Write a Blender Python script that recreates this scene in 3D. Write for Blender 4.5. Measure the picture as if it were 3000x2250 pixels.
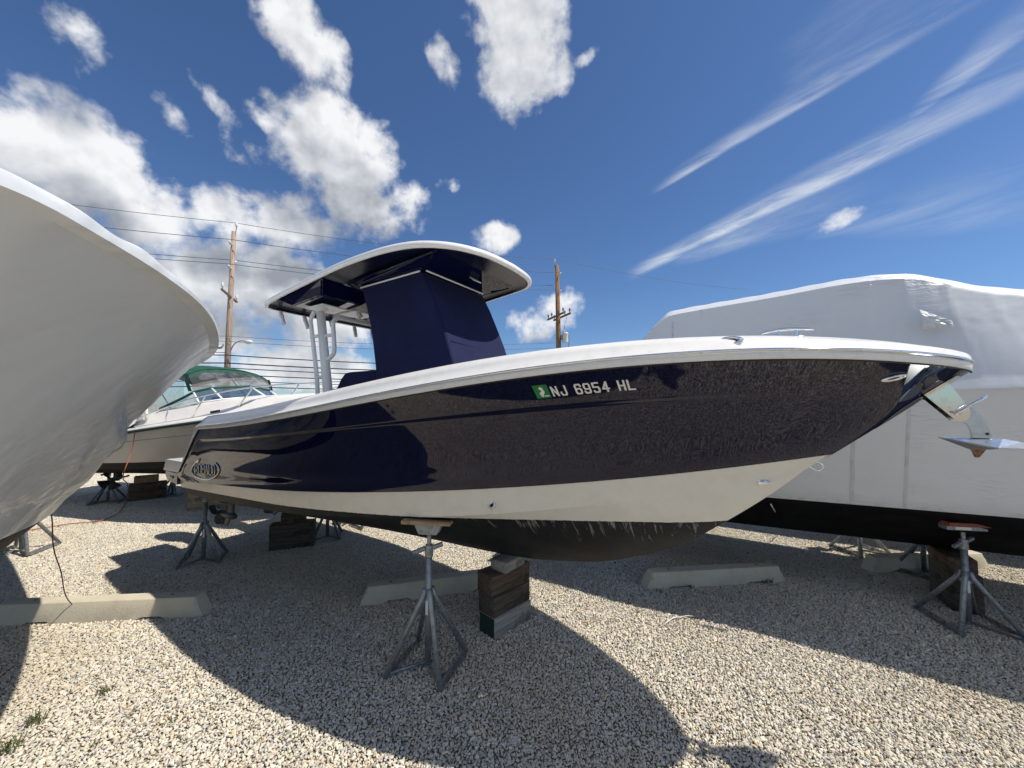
import bpy, math, random
import numpy as np
from mathutils import Vector, Matrix
random.seed(7); rng = np.random.default_rng(7)
for o in list(bpy.data.objects): bpy.data.objects.remove(o)
scene = bpy.context.scene
C = scene.collection
R = math.radians

# ------------------------------------------------------------------ camera
FPX, CAMH, HORY = 1125.7, 2.1, 1187.0            # focal length, eye height, horizon row (3000x2250 photograph)
PITCH = math.atan((HORY - 1125) / FPX)
cam = bpy.data.cameras.new('camera'); camo = bpy.data.objects.new('camera', cam); C.objects.link(camo)
cam.sensor_width = 36; cam.lens = 36 * FPX / 3000; cam.clip_start = .05; cam.clip_end = 3000
camo.location = (0, 0, CAMH); camo.rotation_euler = (R(90) + PITCH, 0, 0)
scene.camera = camo
scene.render.resolution_x = 1024; scene.render.resolution_y = 768

# ------------------------------------------------------------------ light
SUN = Vector((.655, -.135, 1.0)).normalized()      # towards the sun
sunl = bpy.data.lights.new('sun', 'SUN'); suno = bpy.data.objects.new('sun', sunl); C.objects.link(suno)
sunl.energy = 5.0; sunl.angle = R(.55); sunl.color = (1, .93, .82)
suno.rotation_euler = SUN.to_track_quat('Z', 'Y').to_euler(); suno.location = (8, -2, 20)
cy = scene.cycles; cy.max_bounces = 6; cy.diffuse_bounces = 3; cy.glossy_bounces = 3; cy.transmission_bounces = 3; cy.transparent_max_bounces = 8
vs_ = scene.view_settings
vs_.view_transform = 'Standard'; vs_.look = 'None'; vs_.exposure = 0.08; vs_.gamma = 1; vs_.use_curve_mapping = False

def px_dir(px, py):
    x = (px - 1500) / FPX; u = (1125 - py) / FPX
    return Vector((x, math.cos(PITCH) - u * math.sin(PITCH), math.sin(PITCH) + u * math.cos(PITCH)))

class NT:
    def __init__(s, tree): s.t = tree; s.n = tree.nodes; s.l = tree.links
    def node(s, typ, **kw):
        n = s.n.new(typ)
        for k, v in kw.items(): setattr(n, k, v)
        return n
    def put(s, sock, v):
        if v is None: return
        if hasattr(v, 'links') or hasattr(v, 'is_linked'): s.l.new(v, sock)
        else: sock.default_value = v
    def math(s, op, a, b=None, c=None, clamp=False):
        n = s.node('ShaderNodeMath', operation=op, use_clamp=clamp)
        s.put(n.inputs[0], a); s.put(n.inputs[1], b); s.put(n.inputs[2], c); return n.outputs[0]
    def vmath(s, op, a, b=None):
        n = s.node('ShaderNodeVectorMath', operation=op)
        s.put(n.inputs[0], a); s.put(n.inputs[1], b)
        return n.outputs['Value'] if op in ('DOT_PRODUCT', 'LENGTH', 'DISTANCE') else n.outputs[0]
    def scale(s, a, k):
        n = s.node('ShaderNodeVectorMath', operation='SCALE'); s.put(n.inputs[0], a); s.put(n.inputs[3], k); return n.outputs[0]
    def ss(s, v, lo, hi, a=0., b=1.):
        n = s.node('ShaderNodeMapRange', interpolation_type='SMOOTHSTEP'); s.put(n.inputs[0], v)
        s.put(n.inputs[1], lo); s.put(n.inputs[2], hi); s.put(n.inputs[3], a); s.put(n.inputs[4], b); return n.outputs[0]
    def lin(s, v, lo, hi, a=0., b=1.):
        n = s.node('ShaderNodeMapRange'); s.put(n.inputs[0], v)
        s.put(n.inputs[1], lo); s.put(n.inputs[2], hi); s.put(n.inputs[3], a); s.put(n.inputs[4], b); return n.outputs[0]
    def noise(s, vec, scale, detail=4, rough=.55, dist=0., out=0):
        n = s.node('ShaderNodeTexNoise'); s.put(n.inputs['Vector'], vec)
        n.inputs['Scale'].default_value = scale; n.inputs['Detail'].default_value = detail
        n.inputs['Roughness'].default_value = rough; n.inputs['Distortion'].default_value = dist; return n.outputs[out]
    def mix(s, f, a, b, blend='MIX'):
        n = s.node('ShaderNodeMix', data_type='RGBA', blend_type=blend)
        s.put(n.inputs[0], f); s.put(n.inputs[6], a); s.put(n.inputs[7], b); return n.outputs[2]

# ------------------------------------------------------------------ world: Nishita sky with clouds
world = bpy.data.worlds.new('World'); scene.world = world; world.use_nodes = True
W = NT(world.node_tree); W.n.clear()
sky = W.node('ShaderNodeTexSky', sky_type='NISHITA'); sky.sun_disc = False
sky.sun_elevation = math.asin(SUN.z); sky.sun_rotation = math.atan2(SUN.x, SUN.y)
sky.altitude = 0; sky.air_density = 1.0; sky.dust_density = .25; sky.ozone_density = 2.6
tc = W.node('ShaderNodeTexCoord'); DIR = W.vmath('NORMALIZE', tc.outputs['Generated'])

# cumulus: soft bodies at directions, broken up by noise.  (px, py, rx, ry, tilt deg, weight)
BLOBS = [(70, 470, 300, 190, -25, 1.0), (330, 540, 170, 140, -35, 1.0), (410, 630, 130, 110, -30, .95), (-50, 620, 460, 170, 0, 1.0), (-250, 520, 420, 320, 0, 1.),
         (970, 450, 190, 130, -10, .95), (1080, 470, 95, 110, 0, .85), (1030, 580, 140, 90, -35, .9), (800, 350, 70, 130, 35, .60), (1090, 640, 120, 45, -10, .55),
         (860, 90, 95, 120, 30, .66), (970, 165, 100, 60, -60, .5), (1490, 30, 170, 110, 0, .9), (1530, 200, 130, 130, 25, .95), (1300, 160, 55, 110, 25, .5),
         (680, 640, 110, 85, 0, .9), (850, 650, 130, 90, 0, .9), (740, 840, 300, 110, 0, 1.), (600, 960, 260, 110, 0, .9), (950, 960, 260, 90, 10, .85), (880, 1075, 360, 70, 0, .9), (700, 760, 240, 80, 0, .75), (1010, 880, 200, 60, 0, .7), (1180, 640, 160, 70, 15, .42), (720, 420, 90, 110, 40, .40),
         (1430, 700, 95, 50, 10, .6), (1590, 925, 120, 75, 20, .66), (500, 330, 75, 50, -40, .55), (620, 285, 90, 45, -30, .5), (230, 110, 100, 110, 0, .42), (1190, 575, 110, 60, 20, .5), (1310, 545, 60, 30, 0, .5), (1720, 165, 50, 25, 20, .5), (2460, 635, 75, 35, 20, .5)]
def cloud_group(name, det1, amp1, det2, amp2, small=0):
    grp = bpy.data.node_groups.new(name, 'ShaderNodeTree')
    grp.interface.new_socket('Vector', in_out='INPUT', socket_type='NodeSocketVector')
    grp.interface.new_socket('Density', in_out='OUTPUT', socket_type='NodeSocketFloat')
    G = NT(grp); gi = G.node('NodeGroupInput'); go = G.node('NodeGroupOutput'); d = gi.outputs[0]
    body = None
    for (bx, by, rx, ry, tilt, wgt) in BLOBS:
        if max(rx, ry) < small: continue
        c = px_dir(bx, by); ln = c.length; c.normalize()
        a = Vector((0, 0, 1)).cross(c) * -1; a.normalize(); b = c.cross(a) * -1; b.normalize()
        if b.z < 0: b = -b
        ca, sa = math.cos(R(tilt)), math.sin(R(tilt)); a2 = a * ca + b * sa; b2 = b * ca - a * sa
        k = FPX * ln * .75
        # squared distance in the body's own axes, through one dot product per axis
        p = G.vmath('DOT_PRODUCT', d, tuple(a2 * (k / rx))); q = G.vmath('DOT_PRODUCT', d, tuple(b2 * (k / ry))); f_ = G.vmath('DOT_PRODUCT', d, tuple(c))
        v = G.math('SUBTRACT', G.math('MULTIPLY_ADD', f_, 20., wgt - 20.), G.math('MULTIPLY_ADD', p, p, G.math('MULTIPLY', q, q)))
        body = v if body is None else G.math('SMOOTH_MAX', body, v, .2)
    sep = G.node('ShaderNodeSeparateXYZ'); G.put(sep.inputs[0], d)
    # the sky behind the camera carries the same kind of scattered cumulus
    back = G.math('MULTIPLY', G.ss(sep.outputs[1], .05, -.3), G.ss(sep.outputs[2], .02, .2))
    bn = G.noise(d, 2.3, 1, .5)
    body = G.math('MAXIMUM', G.math('MAXIMUM', body, -1.), G.math('SUBTRACT', G.math('MULTIPLY', back, G.lin(bn, .42, .62, .7, 1.8)), 1.))
    n1 = G.noise(d, 7.0, det1, .60, .15)
    br = G.math('MULTIPLY', G.math('SUBTRACT', n1, .5), amp1)
    if amp2: br = G.math('MULTIPLY_ADD', G.math('SUBTRACT', G.noise(d, 24., det2, .55), .5), amp2, br)
    G.l.new(G.math('SUBTRACT', G.math('ADD', body, br), .28), go.inputs[0])
    return grp
gA = cloud_group('cloud_density', 5, 2.5, 4, .95); gB = cloud_group('cloud_body', 2, 1.3, 0, 0, 105)
def dens(vec, grp):
    n = W.node('ShaderNodeGroup'); n.node_tree = grp; W.put(n.inputs[0], vec); return n.outputs[0]
d0 = dens(DIR, gA)
d1 = dens(W.vmath('ADD', DIR, tuple(Vector((.030, -.010, .095)))), gB)
sph = W.node('ShaderNodeSeparateXYZ'); W.put(sph.inputs[0], DIR); hz_ = sph.outputs[2]
cum = W.ss(d0, -.16, .48)
lit = W.math('SUBTRACT', 1.0, W.math('MULTIPLY', W.ss(d1, -.1, .85), W.ss(hz_, .28, .60, 1.0, .36)))
lit = W.math('ADD', lit, W.math('MULTIPLY', W.math('SUBTRACT', W.noise(DIR, 15., 3, .55), W.noise(W.vmath('ADD', DIR, (.012, -.004, .016)), 15., 3, .55)), 1.1))
shadec = W.node('ShaderNodeValToRGB'); W.put(shadec.inputs[0], lit)
cr = shadec.color_ramp; cr.elements[0].position = .0; cr.elements[0].color = (.30, .33, .38, 1); cr.elements[1].position = 1.0; cr.elements[1].color = (.90, .91, .92, 1)
e = cr.elements.new(.5); e.color = (.58, .60, .64, 1)
# cirrus streaks along great circles, one shared stretched noise.  (A, B, half width px, strength)
STREAKS = [((1835, 822), (3150, 190), 44, .80), ((1900, 570), (2950, -60), 40, .45), ((2300, 300), (2900, -180), 150, .10), ((2640, 370), (3150, -10), 40, .42), ((2350, 700), (3200, 560), 80, .2), ((1950, 770), (2500, 600), 60, .25)]
a = px_dir(1835, 822).normalized(); b = px_dir(3000, 255).normalized(); n = a.cross(b).normalized(); m = n.cross(a).normalized()
cmb = W.node('ShaderNodeCombineXYZ'); m_r = m * math.cos(R(7)) + n * math.sin(R(7)); n_r = n * math.cos(R(7)) - m * math.sin(R(7)); W.put(cmb.inputs[0], W.vmath('DOT_PRODUCT', DIR, tuple(m_r * 4.5))); W.put(cmb.inputs[1], W.vmath('DOT_PRODUCT', DIR, tuple(n_r * 30.)))
nn = W.noise(cmb.outputs[0], 1.5, 5, .62, .6); wv = W.math('SUBTRACT', W.noise(cmb.outputs[0], .5, 1, .5), .5); gain = W.lin(nn, .30, .72, .05, 1.4)
cir = None
for (A, B, wd, stg) in STREAKS:
    a = px_dir(*A).normalized(); b = px_dir(*B).normalized(); n = a.cross(b).normalized(); m = n.cross(a).normalized()
    ang = a.angle(b); kk = FPX * (px_dir((A[0]+B[0])/2, (A[1]+B[1])/2).length) / wd
    wob = W.math('MULTIPLY_ADD', wv, 1.4, W.vmath('DOT_PRODUCT', DIR, tuple(n * kk)))
    along = W.math('DIVIDE', W.math('ARCTAN2', W.vmath('DOT_PRODUCT', DIR, tuple(m)), W.vmath('DOT_PRODUCT', DIR, tuple(a))), ang)
    wob = W.math('DIVIDE', wob, W.lin(along, 0., 1., .40, 1.5))
    prof = W.math('MULTIPLY', W.ss(wob, -1.9, .05), W.ss(wob, .55, -.05))           # sharp lower edge, feathered upper edge
    win = W.math('MULTIPLY', W.ss(along, -.01, .16), W.ss(along, 1.25, .35, .0, 1.))
    v = W.math('MULTIPLY', W.math('MULTIPLY', prof, win), stg)
    cir = v if cir is None else W.math('MAXIMUM', cir, v)
cir = W.math('MULTIPLY', cir, gain, clamp=True)
bg0 = W.node('ShaderNodeBackground'); bg0.inputs[1].default_value = .088
W.l.new(W.mix(1.0, sky.outputs[0], (.72, .92, 1.18, 1), 'MULTIPLY'), bg0.inputs[0])
bg1 = W.node('ShaderNodeBackground'); bg1.inputs[1].default_value = 1.0; W.l.new(shadec.outputs[0], bg1.inputs[0])
bg2 = W.node('ShaderNodeBackground'); bg2.inputs[0].default_value = (.80, .85, .93, 1); bg2.inputs[1].default_value = .9
m1 = W.node('ShaderNodeMixShader'); W.put(m1.inputs[0], cir); W.l.new(bg0.outputs[0], m1.inputs[1]); W.l.new(bg2.outputs[0], m1.inputs[2])
m2 = W.node('ShaderNodeMixShader'); W.put(m2.inputs[0], W.math('MULTIPLY', cum, .97)); W.l.new(m1.outputs[0], m2.inputs[1]); W.l.new(bg1.outputs[0], m2.inputs[2])
wo = W.node('ShaderNodeOutputWorld'); W.l.new(m2.outputs[0], wo.inputs[0])
world.cycles.sampling_method = 'MANUAL'; world.cycles.sample_map_resolution = 256

# ------------------------------------------------------------------ helpers
def ground(px, py, z=0.):
    v = px_dir(px, py); t = (z - CAMH) / v.z; return Vector((v.x * t, v.y * t, z))
class MB:
    def __init__(s): s.v = []; s.f = []
    def add(s, v, f):
        o = len(s.v); s.v += [tuple(p) for p in v]; s.f += [tuple(i + o for i in q) for q in f]; return s
    def box(s, x0, x1, y0, y1, z0, z1, M=None, bev=0.):
        if bev <= 0:
            v = [(x, y, z) for z in (z0, z1) for y in (y0, y1) for x in (x0, x1)]
            f = [(0, 2, 3, 1), (4, 5, 7, 6), (0, 1, 5, 4), (2, 6, 7, 3), (0, 4, 6, 2), (1, 3, 7, 5)]
        else:
            b = bev; v = []; idx = {}
            for ix, x in enumerate((x0, x1)):
                for iy, y in enumerate((y0, y1)):
                    for iz, z in enumerate((z0, z1)):
                        sx, sy, sz = (1 - 2 * ix), (1 - 2 * iy), (1 - 2 * iz)
                        for ax in range(3):
                            p = [x + sx * b, y + sy * b, z + sz * b]; p[ax] = (x, y, z)[ax]
                            idx[(ix, iy, iz, ax)] = len(v); v.append(tuple(p))
            f = []
            for ix in (0, 1):
                q = [idx[(ix, a, c, 0)] for a, c in ((0, 0), (0, 1), (1, 1), (1, 0))]; f.append(tuple(q if ix == 0 else q[::-1]))
                q = [idx[(a, ix, c, 1)] for a, c in ((0, 0), (1, 0), (1, 1), (0, 1))]; f.append(tuple(q if ix == 0 else q[::-1]))
                q = [idx[(a, c, ix, 2)] for a, c in ((0, 0), (0, 1), (1, 1), (1, 0))]; f.append(tuple(q if ix == 0 else q[::-1]))
            for a in (0, 1):
                for c in (0, 1):
                    f.append((idx[(0, a, c, 1)], idx[(1, a, c, 1)], idx[(1, a, c, 2)], idx[(0, a, c, 2)]))
                    f.append((idx[(a, 0, c, 0)], idx[(a, 1, c, 0)], idx[(a, 1, c, 2)], idx[(a, 0, c, 2)]))
                    f.append((idx[(a, c, 0, 0)], idx[(a, c, 1, 0)], idx[(a, c, 1, 1)], idx[(a, c, 0, 1)]))
            for k in [(a, b_, c) for a in (0, 1) for b_ in (0, 1) for c in (0, 1)]:
                f.append(tuple(idx[k + (ax,)] for ax in range(3)))
        if M is not None: v = [tuple(M @ Vector(p)) for p in v]
        return s.add(v, f)
    def tube(s, pts, r, n=10, caps=True):
        pts = [Vector(p) for p in pts]; N = len(pts)
        rs = r if hasattr(r, '__len__') else [r] * N
        v = []; f = []; ref = None
        for i in range(N):
            t = (pts[min(i + 1, N - 1)] - pts[max(i - 1, 0)]).normalized()
            if ref is None:
                ref = t.orthogonal().normalized()
            else:
                ref = ref - t * ref.dot(t); ref = ref.normalized() if ref.length > 1e-6 else t.orthogonal().normalized()
            bi = t.cross(ref)
            for k in range(n):
                a = 2 * math.pi * k / n; v.append(pts[i] + (ref * math.cos(a) + bi * math.sin(a)) * rs[i])
        for i in range(N - 1):
            for k in range(n):
                k2 = (k + 1) % n; f.append((i * n + k, i * n + k2, (i + 1) * n + k2, (i + 1) * n + k))
        if caps: f.append(tuple(range(n))[::-1]); f.append(tuple((N - 1) * n + k for k in range(n)))
        return s.add(v, f)
    def lathe(s, prof, n=20, M=None):
        v = []; f = []
        for (r, z) in prof:
            for k in range(n): a = 2 * math.pi * k / n; v.append(Vector((r * math.cos(a), r * math.sin(a), z)))
        for i in range(len(prof) - 1):
            for k in range(n): k2 = (k + 1) % n; f.append((i * n + k, i * n + k2, (i + 1) * n + k2, (i + 1) * n + k))
        f.append(tuple(range(n))[::-1]); f.append(tuple((len(prof) - 1) * n + k for k in range(n)))
        if M is not None: v = [M @ p for p in v]
        return s.add(v, f)
    def grid(s, P, flip=False):
        P = np.asarray(P); m, n = P.shape[:2]
        v = [tuple(p) for p in P.reshape(-1, 3)]; f = []
        for i in range(m - 1):
            for j in range(n - 1):
                q = (i * n + j, i * n + j + 1, (i + 1) * n + j + 1, (i + 1) * n + j); f.append(q[::-1] if flip else q)
        return s.add(v, f)
    def prism(s, poly, M, th):            # 2-D polygon extruded along local z by th (centred)
        n = len(poly); v = [M @ Vector((x, y, -th / 2)) for x, y in poly] + [M @ Vector((x, y, th / 2)) for x, y in poly]
        f = [tuple(range(n))[::-1], tuple(range(n, 2 * n))] + [(i, (i + 1) % n, n + (i + 1) % n, n + i) for i in range(n)]
        return s.add(v, f)
    def frustum(s, lo, hi):
        v = [Vector(p) for p in lo] + [Vector(p) for p in hi]
        return s.add(v, [(3, 2, 1, 0), (4, 5, 6, 7)] + [(i, (i + 1) % 4, 4 + (i + 1) % 4, 4 + i) for i in range(4)])
    def build(s, name, mat, parent=None, smooth=False, angle=None, bevel=0, weld=False):
        me = bpy.data.meshes.new(name); me.from_pydata(s.v, [], s.f); me.validate()
        import bmesh
        bm = bmesh.new(); bm.from_mesh(me)
        if weld: bmesh.ops.remove_doubles(bm, verts=bm.verts, dist=1e-4)
        bmesh.ops.recalc_face_normals(bm, faces=bm.faces)
        if bevel: bmesh.ops.bevel(bm, geom=[e for e in bm.edges if e.is_manifold and e.calc_face_angle(0) > .5], offset=bevel, segments=2, affect='EDGES')
        if angle is not None:
            for e in bm.edges: e.smooth = not (e.is_manifold and e.calc_face_angle(0) > R(angle))
        bm.to_mesh(me); bm.free()
        if smooth or angle is not None:
            me.polygons.foreach_set('use_smooth', [True] * len(me.polygons))
        me.materials.append(mat)
        o = bpy.data.objects.new(name, me); C.objects.link(o)
        if parent is not None: o.parent = parent
        return o
def tag(o, label, cat, group=None, kind=None):
    if label: o['label'] = label
    if cat: o['category'] = cat
    if group: o['group'] = group
    if kind: o['kind'] = kind
    return o
def thing(name, label, cat, loc=(0, 0, 0), rz=0., group=None):
    o = bpy.data.objects.new(name, None); C.objects.link(o); o.location = loc; o.rotation_euler = (0, 0, rz); o.empty_display_size = .2
    return tag(o, label, cat, group)
def smoothpath(pts, n=8):
    P = [Vector(p) for p in pts]; out = []
    for i in range(len(P) - 1):
        p0, p1, p2, p3 = P[max(i - 1, 0)], P[i], P[i + 1], P[min(i + 2, len(P) - 1)]
        for k in range(n):
            t = k / n; out.append(.5 * ((2 * p1) + (p2 - p0) * t + (2 * p0 - 5 * p1 + 4 * p2 - p3) * t * t + (3 * p1 - p0 - 3 * p2 + p3) * t ** 3))
    return out + [P[-1]]
def pc(x, xs, ys):                          # monotone-ish smooth table lookup
    xs = np.asarray(xs, float); ys = np.asarray(ys, float); h = np.diff(xs); dl = np.diff(ys) / h
    m = np.zeros_like(ys); m[0] = dl[0]; m[-1] = dl[-1]
    for i in range(1, len(xs) - 1): m[i] = 0 if dl[i - 1] * dl[i] <= 0 else 2 * dl[i - 1] * dl[i] / (dl[i - 1] + dl[i])
    x = np.clip(np.asarray(x, float), xs[0], xs[-1]); i = np.clip(np.searchsorted(xs, x, 'right') - 1, 0, len(h) - 1)
    t = (x - xs[i]) / h[i]
    return (2*t**3-3*t**2+1)*ys[i] + (t**3-2*t**2+t)*h[i]*m[i] + (-2*t**3+3*t**2)*ys[i+1] + (t**3-t**2)*h[i]*m[i+1]

# ------------------------------------------------------------------ materials
def mat(name, col, rough=.5, metal=0., spec=.5, coat=0., noise=None, bump=None, alpha=None, trans=0., fn=None):
    m = bpy.data.materials.new(name); m.use_nodes = True; T = NT(m.node_tree); b = T.n['Principled BSDF']
    b.inputs['Base Color'].default_value = (*col, 1); b.inputs['Roughness'].default_value = rough; b.inputs['Metallic'].default_value = metal
    b.inputs['Specular IOR Level'].default_value = spec; b.inputs['Coat Weight'].default_value = coat
    co = T.node('ShaderNodeTexCoord').outputs['Object']
    if noise:                                # (scale, colour2, lo, hi[, stretch])
        st = noise[4] if len(noise) > 4 else (1, 1, 1)
        mp = T.node('ShaderNodeMapping'); T.put(mp.inputs[0], co); mp.inputs['Scale'].default_value = st
        f = T.ss(T.noise(mp.outputs[0], noise[0], 6, .6), noise[2], noise[3]); T.l.new(T.mix(f, (*col, 1), (*noise[1], 1)), b.inputs['Base Color'])
    if bump:                                 # (scale, distance, detail)
        bp = T.node('ShaderNodeBump'); T.put(bp.inputs['Height'], T.noise(co, bump[0], bump[2], .55)); bp.inputs['Distance'].default_value = bump[1]; T.l.new(bp.outputs[0], b.inputs['Normal'])
    if trans: b.inputs['Transmission Weight'].default_value = trans
    if alpha is not None: b.inputs['Alpha'].default_value = alpha
    if fn: fn(T, b, co)
    return m
M = {}
M['navy'] = mat('navy_gelcoat', (.0026, .0040, .026), .03, spec=.5, bump=(2.2, .0010, 2))
M['white'] = mat('white_gelcoat', (.80, .79, .76), .16, spec=.5, noise=(14, (.72, .71, .67), .45, .8), bump=(3, .001, 2))
M['whitetube'] = mat('white_powder_coat', (.78, .78, .75), .35)
M['chrome'] = mat('polished_stainless', (.82, .82, .80), .06, 1., noise=(30, (.62, .62, .6), .5, .8))
M['anchor'] = mat('galvanised_anchor_steel', (.62, .66, .70), .24, .9, noise=(25, (.50, .54, .58), .4, .7))
def rustfn(c1, c2):
    def fn(T, b, co):
        n = T.noise(co, 28, 5, .6); c = T.mix(T.ss(n, .42, .72), (*c1, 1), (*c2, 1)); sp_ = T.node('ShaderNodeSeparateXYZ'); T.put(sp_.inputs[0], co)
        r = T.math('ADD', T.noise(co, 9, 6, .65, .4), T.ss(sp_.outputs[2], .16, .0, 0., .10)); f = T.ss(r, .60, .68)
        T.l.new(T.mix(T.math('MULTIPLY', f, .75), c, (.16, .085, .05, 1)), b.inputs['Base Color']); T.put(b.inputs['Metallic'], T.math('MULTIPLY_ADD', f, -.5, .6)); T.put(b.inputs['Roughness'], T.math('MULTIPLY_ADD', f, .3, .48))
    return fn
M['galv'] = mat('galvanised_steel', (.33, .36, .38), .48, .65, bump=(90, .0006, 2), fn=rustfn((.33, .36, .38), (.20, .22, .24)))
M['dgalv'] = mat('aged_galvanised_steel', (.22, .25, .27), .55, .6, bump=(90, .0006, 2), fn=rustfn((.22, .25, .27), (.12, .13, .13)))
M['rust'] = mat('rusty_steel', (.20, .10, .055), .8, .2, noise=(60, (.36, .24, .16), .45, .6))
M['black'] = mat('black_rubber', (.012, .012, .013), .5)
def fab(T, b, co):
    w = T.noise(co, 260, 2, .5); k = T.noise(co, 5.5, 3, .5, .4); h = T.math('ADD', T.math('MULTIPLY', w, .04), k)
    bp = T.node('ShaderNodeBump'); T.put(bp.inputs['Height'], h); bp.inputs['Distance'].default_value = .012; bp.inputs['Strength'].default_value = .6; T.l.new(bp.outputs[0], b.inputs['Normal'])
    b.inputs['Sheen Weight'].default_value = .03; b.inputs['Sheen Roughness'].default_value = .5
    T.l.new(T.mix(T.ss(T.noise(co, 3, 4, .6), .35, .75), (.0055, .0080, .044, 1), (.0085, .0115, .058, 1)), b.inputs['Base Color'])
M['fabric'] = mat('navy_canvas', (.009, .011, .05), .85, spec=.25, fn=fab)
M['navyunder'] = mat('navy_textured_gelcoat', (.004, .006, .022), .24, spec=.28, bump=(160, .0006, 2))
M['piping'] = mat('white_piping', (.8, .8, .8), .5)
M['concrete'] = mat('cast_concrete', (.56, .51, .40), .9, spec=.2, noise=(5, (.46, .42, .33), .4, .75), bump=(70, .003, 5))
def woodfn(c1, c2, c3):
    def fn(T, b, co):
        mp = T.node('ShaderNodeMapping'); T.put(mp.inputs[0], co); mp.inputs['Scale'].default_value = (1.2, 16, 16)
        g = T.noise(mp.outputs[0], 2.6, 8, .65, .6); c = T.mix(T.ss(g, .3, .62), (*c1, 1), (*c2, 1)); c = T.mix(T.ss(T.noise(co, 7, 4, .6), .5, .72), c, (*c3, 1))
        T.l.new(c, b.inputs['Base Color']); bp = T.node('ShaderNodeBump'); T.put(bp.inputs['Height'], g); bp.inputs['Distance'].default_value = .008; T.l.new(bp.outputs[0], b.inputs['Normal'])
    return fn
M['wood_grey'] = mat('weathered_grey_timber', (.3, .3, .3), .85, spec=.2, fn=woodfn((.21, .20, .18), (.36, .34, .31), (.15, .15, .14)))
M['wood_brown'] = mat('brown_timber', (.2, .1, .05), .8, spec=.25, fn=woodfn((.060, .042, .030), (.15, .105, .072), (.04, .033, .028)))
M['wood_dark'] = mat('dark_stained_timber', (.1, .1, .1), .8, spec=.25, fn=woodfn((.045, .037, .030), (.115, .095, .075), (.03, .028, .025)))
M['wood_board'] = mat('plywood_pad', (.3, .2, .1), .75, spec=.25, fn=woodfn((.25, .15, .085), (.42, .29, .18), (.16, .10, .07)))
M['wood_tan'] = mat('tan_timber', (.3, .2, .1), .85, spec=.2, fn=woodfn((.27, .21, .13), (.40, .32, .21), (.20, .15, .10)))
M['green_paint'] = mat('dark_green_paint', (.005, .030, .025), .7, noise=(20, (.015, .02, .018), .45, .75))
M['redpad'] = mat('red_painted_pad', (.30, .075, .05), .7, noise=(30, (.16, .09, .07), .45, .7))
M['label_white'] = mat('white_vinyl', (.78, .78, .76), .45)
M['sticker_green'] = mat('green_vinyl', (.01, .20, .055), .4)
M['wire'] = mat('black_wire', (.02, .02, .022), .6)
M['wiregrey'] = mat('grey_wire', (.10, .10, .11), .5)
M['cord_red'] = mat('orange_cord', (.36, .10, .06), .7)
M['cord_dark'] = mat('dark_cord', (.14, .11, .11), .7)
M['poleA'] = mat('weathered_pole_wood', (.40, .31, .25), .9, spec=.15, noise=(3, (.22, .165, .13), .35, .7, (8, 8, .5)), bump=(14, .01, 4))
M['poleB'] = mat('brown_pole_wood', (.30, .175, .085), .9, spec=.15, noise=(3, (.14, .085, .05), .35, .7, (8, 8, .4)), bump=(14, .01, 4))
M['arm'] = mat('crossarm_wood', (.17, .14, .11), .9, noise=(9, (.09, .075, .06), .4, .7))
M['porcelain'] = mat('grey_porcelain', (.62, .64, .66), .3)
M['xfmr'] = mat('pale_grey_enamel', (.58, .62, .60), .4)
M['greencanvas'] = mat('green_canvas', (.006, .075, .045), .8, noise=(9, (.004, .05, .035), .4, .7))
M['tan'] = mat('cream_gelcoat', (.50, .46, .38), .22, noise=(2, (.46, .42, .35), .4, .7))
M['cwhite'] = mat('cruiser_white_gelcoat', (.80, .78, .74), .25, noise=(3, (.74, .72, .67), .45, .7))
M['bpaint'] = mat('black_bottom_paint', (.008, .008, .009), .6, spec=.15, noise=(6, (.016, .016, .016), .45, .7))
M['prop'] = mat('worn_propeller_paint', (.045, .047, .052), .42, .3, noise=(18, (.11, .11, .115), .5, .75))
M['engine'] = mat('grey_engine_paint', (.055, .058, .066), .35, .2, noise=(12, (.09, .09, .1), .5, .75))
def glassm(name, col, rough, a):
    m = bpy.data.materials.new(name); m.use_nodes = True; T = NT(m.node_tree); T.n.clear()
    g = T.node('ShaderNodeBsdfGlossy'); g.inputs['Roughness'].default_value = rough; g.inputs['Color'].default_value = (.9, .9, .9, 1)
    t = T.node('ShaderNodeBsdfTransparent'); t.inputs[0].default_value = (*col, 1); f = T.node('ShaderNodeFresnel'); f.inputs[0].default_value = 1.5
    dfs = T.node('ShaderNodeBsdfDiffuse'); dfs.inputs[0].default_value = (.55, .56, .6, 1)
    co = T.node('ShaderNodeTexCoord').outputs['Object']
    m0 = T.node('ShaderNodeMixShader'); T.put(m0.inputs[0], T.ss(T.noise(co, 5, 5, .6, 1.), .4, .8, a * .4, a * 2)); T.l.new(t.outputs[0], m0.inputs[1]); T.l.new(dfs.outputs[0], m0.inputs[2])
    mx = T.node('ShaderNodeMixShader'); T.put(mx.inputs[0], T.math('MULTIPLY', f.outputs[0], .55)); T.l.new(m0.outputs[0], mx.inputs[1]); T.l.new(g.outputs[0], mx.inputs[2])
    o = T.node('ShaderNodeOutputMaterial'); T.l.new(mx.outputs[0], o.inputs[0]); return m
M['glass'] = glassm('tinted_glass', (.55, .72, .70), .02, .04)
M['vinyl'] = glassm('clear_vinyl', (.80, .82, .84), .12, .16)
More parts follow.
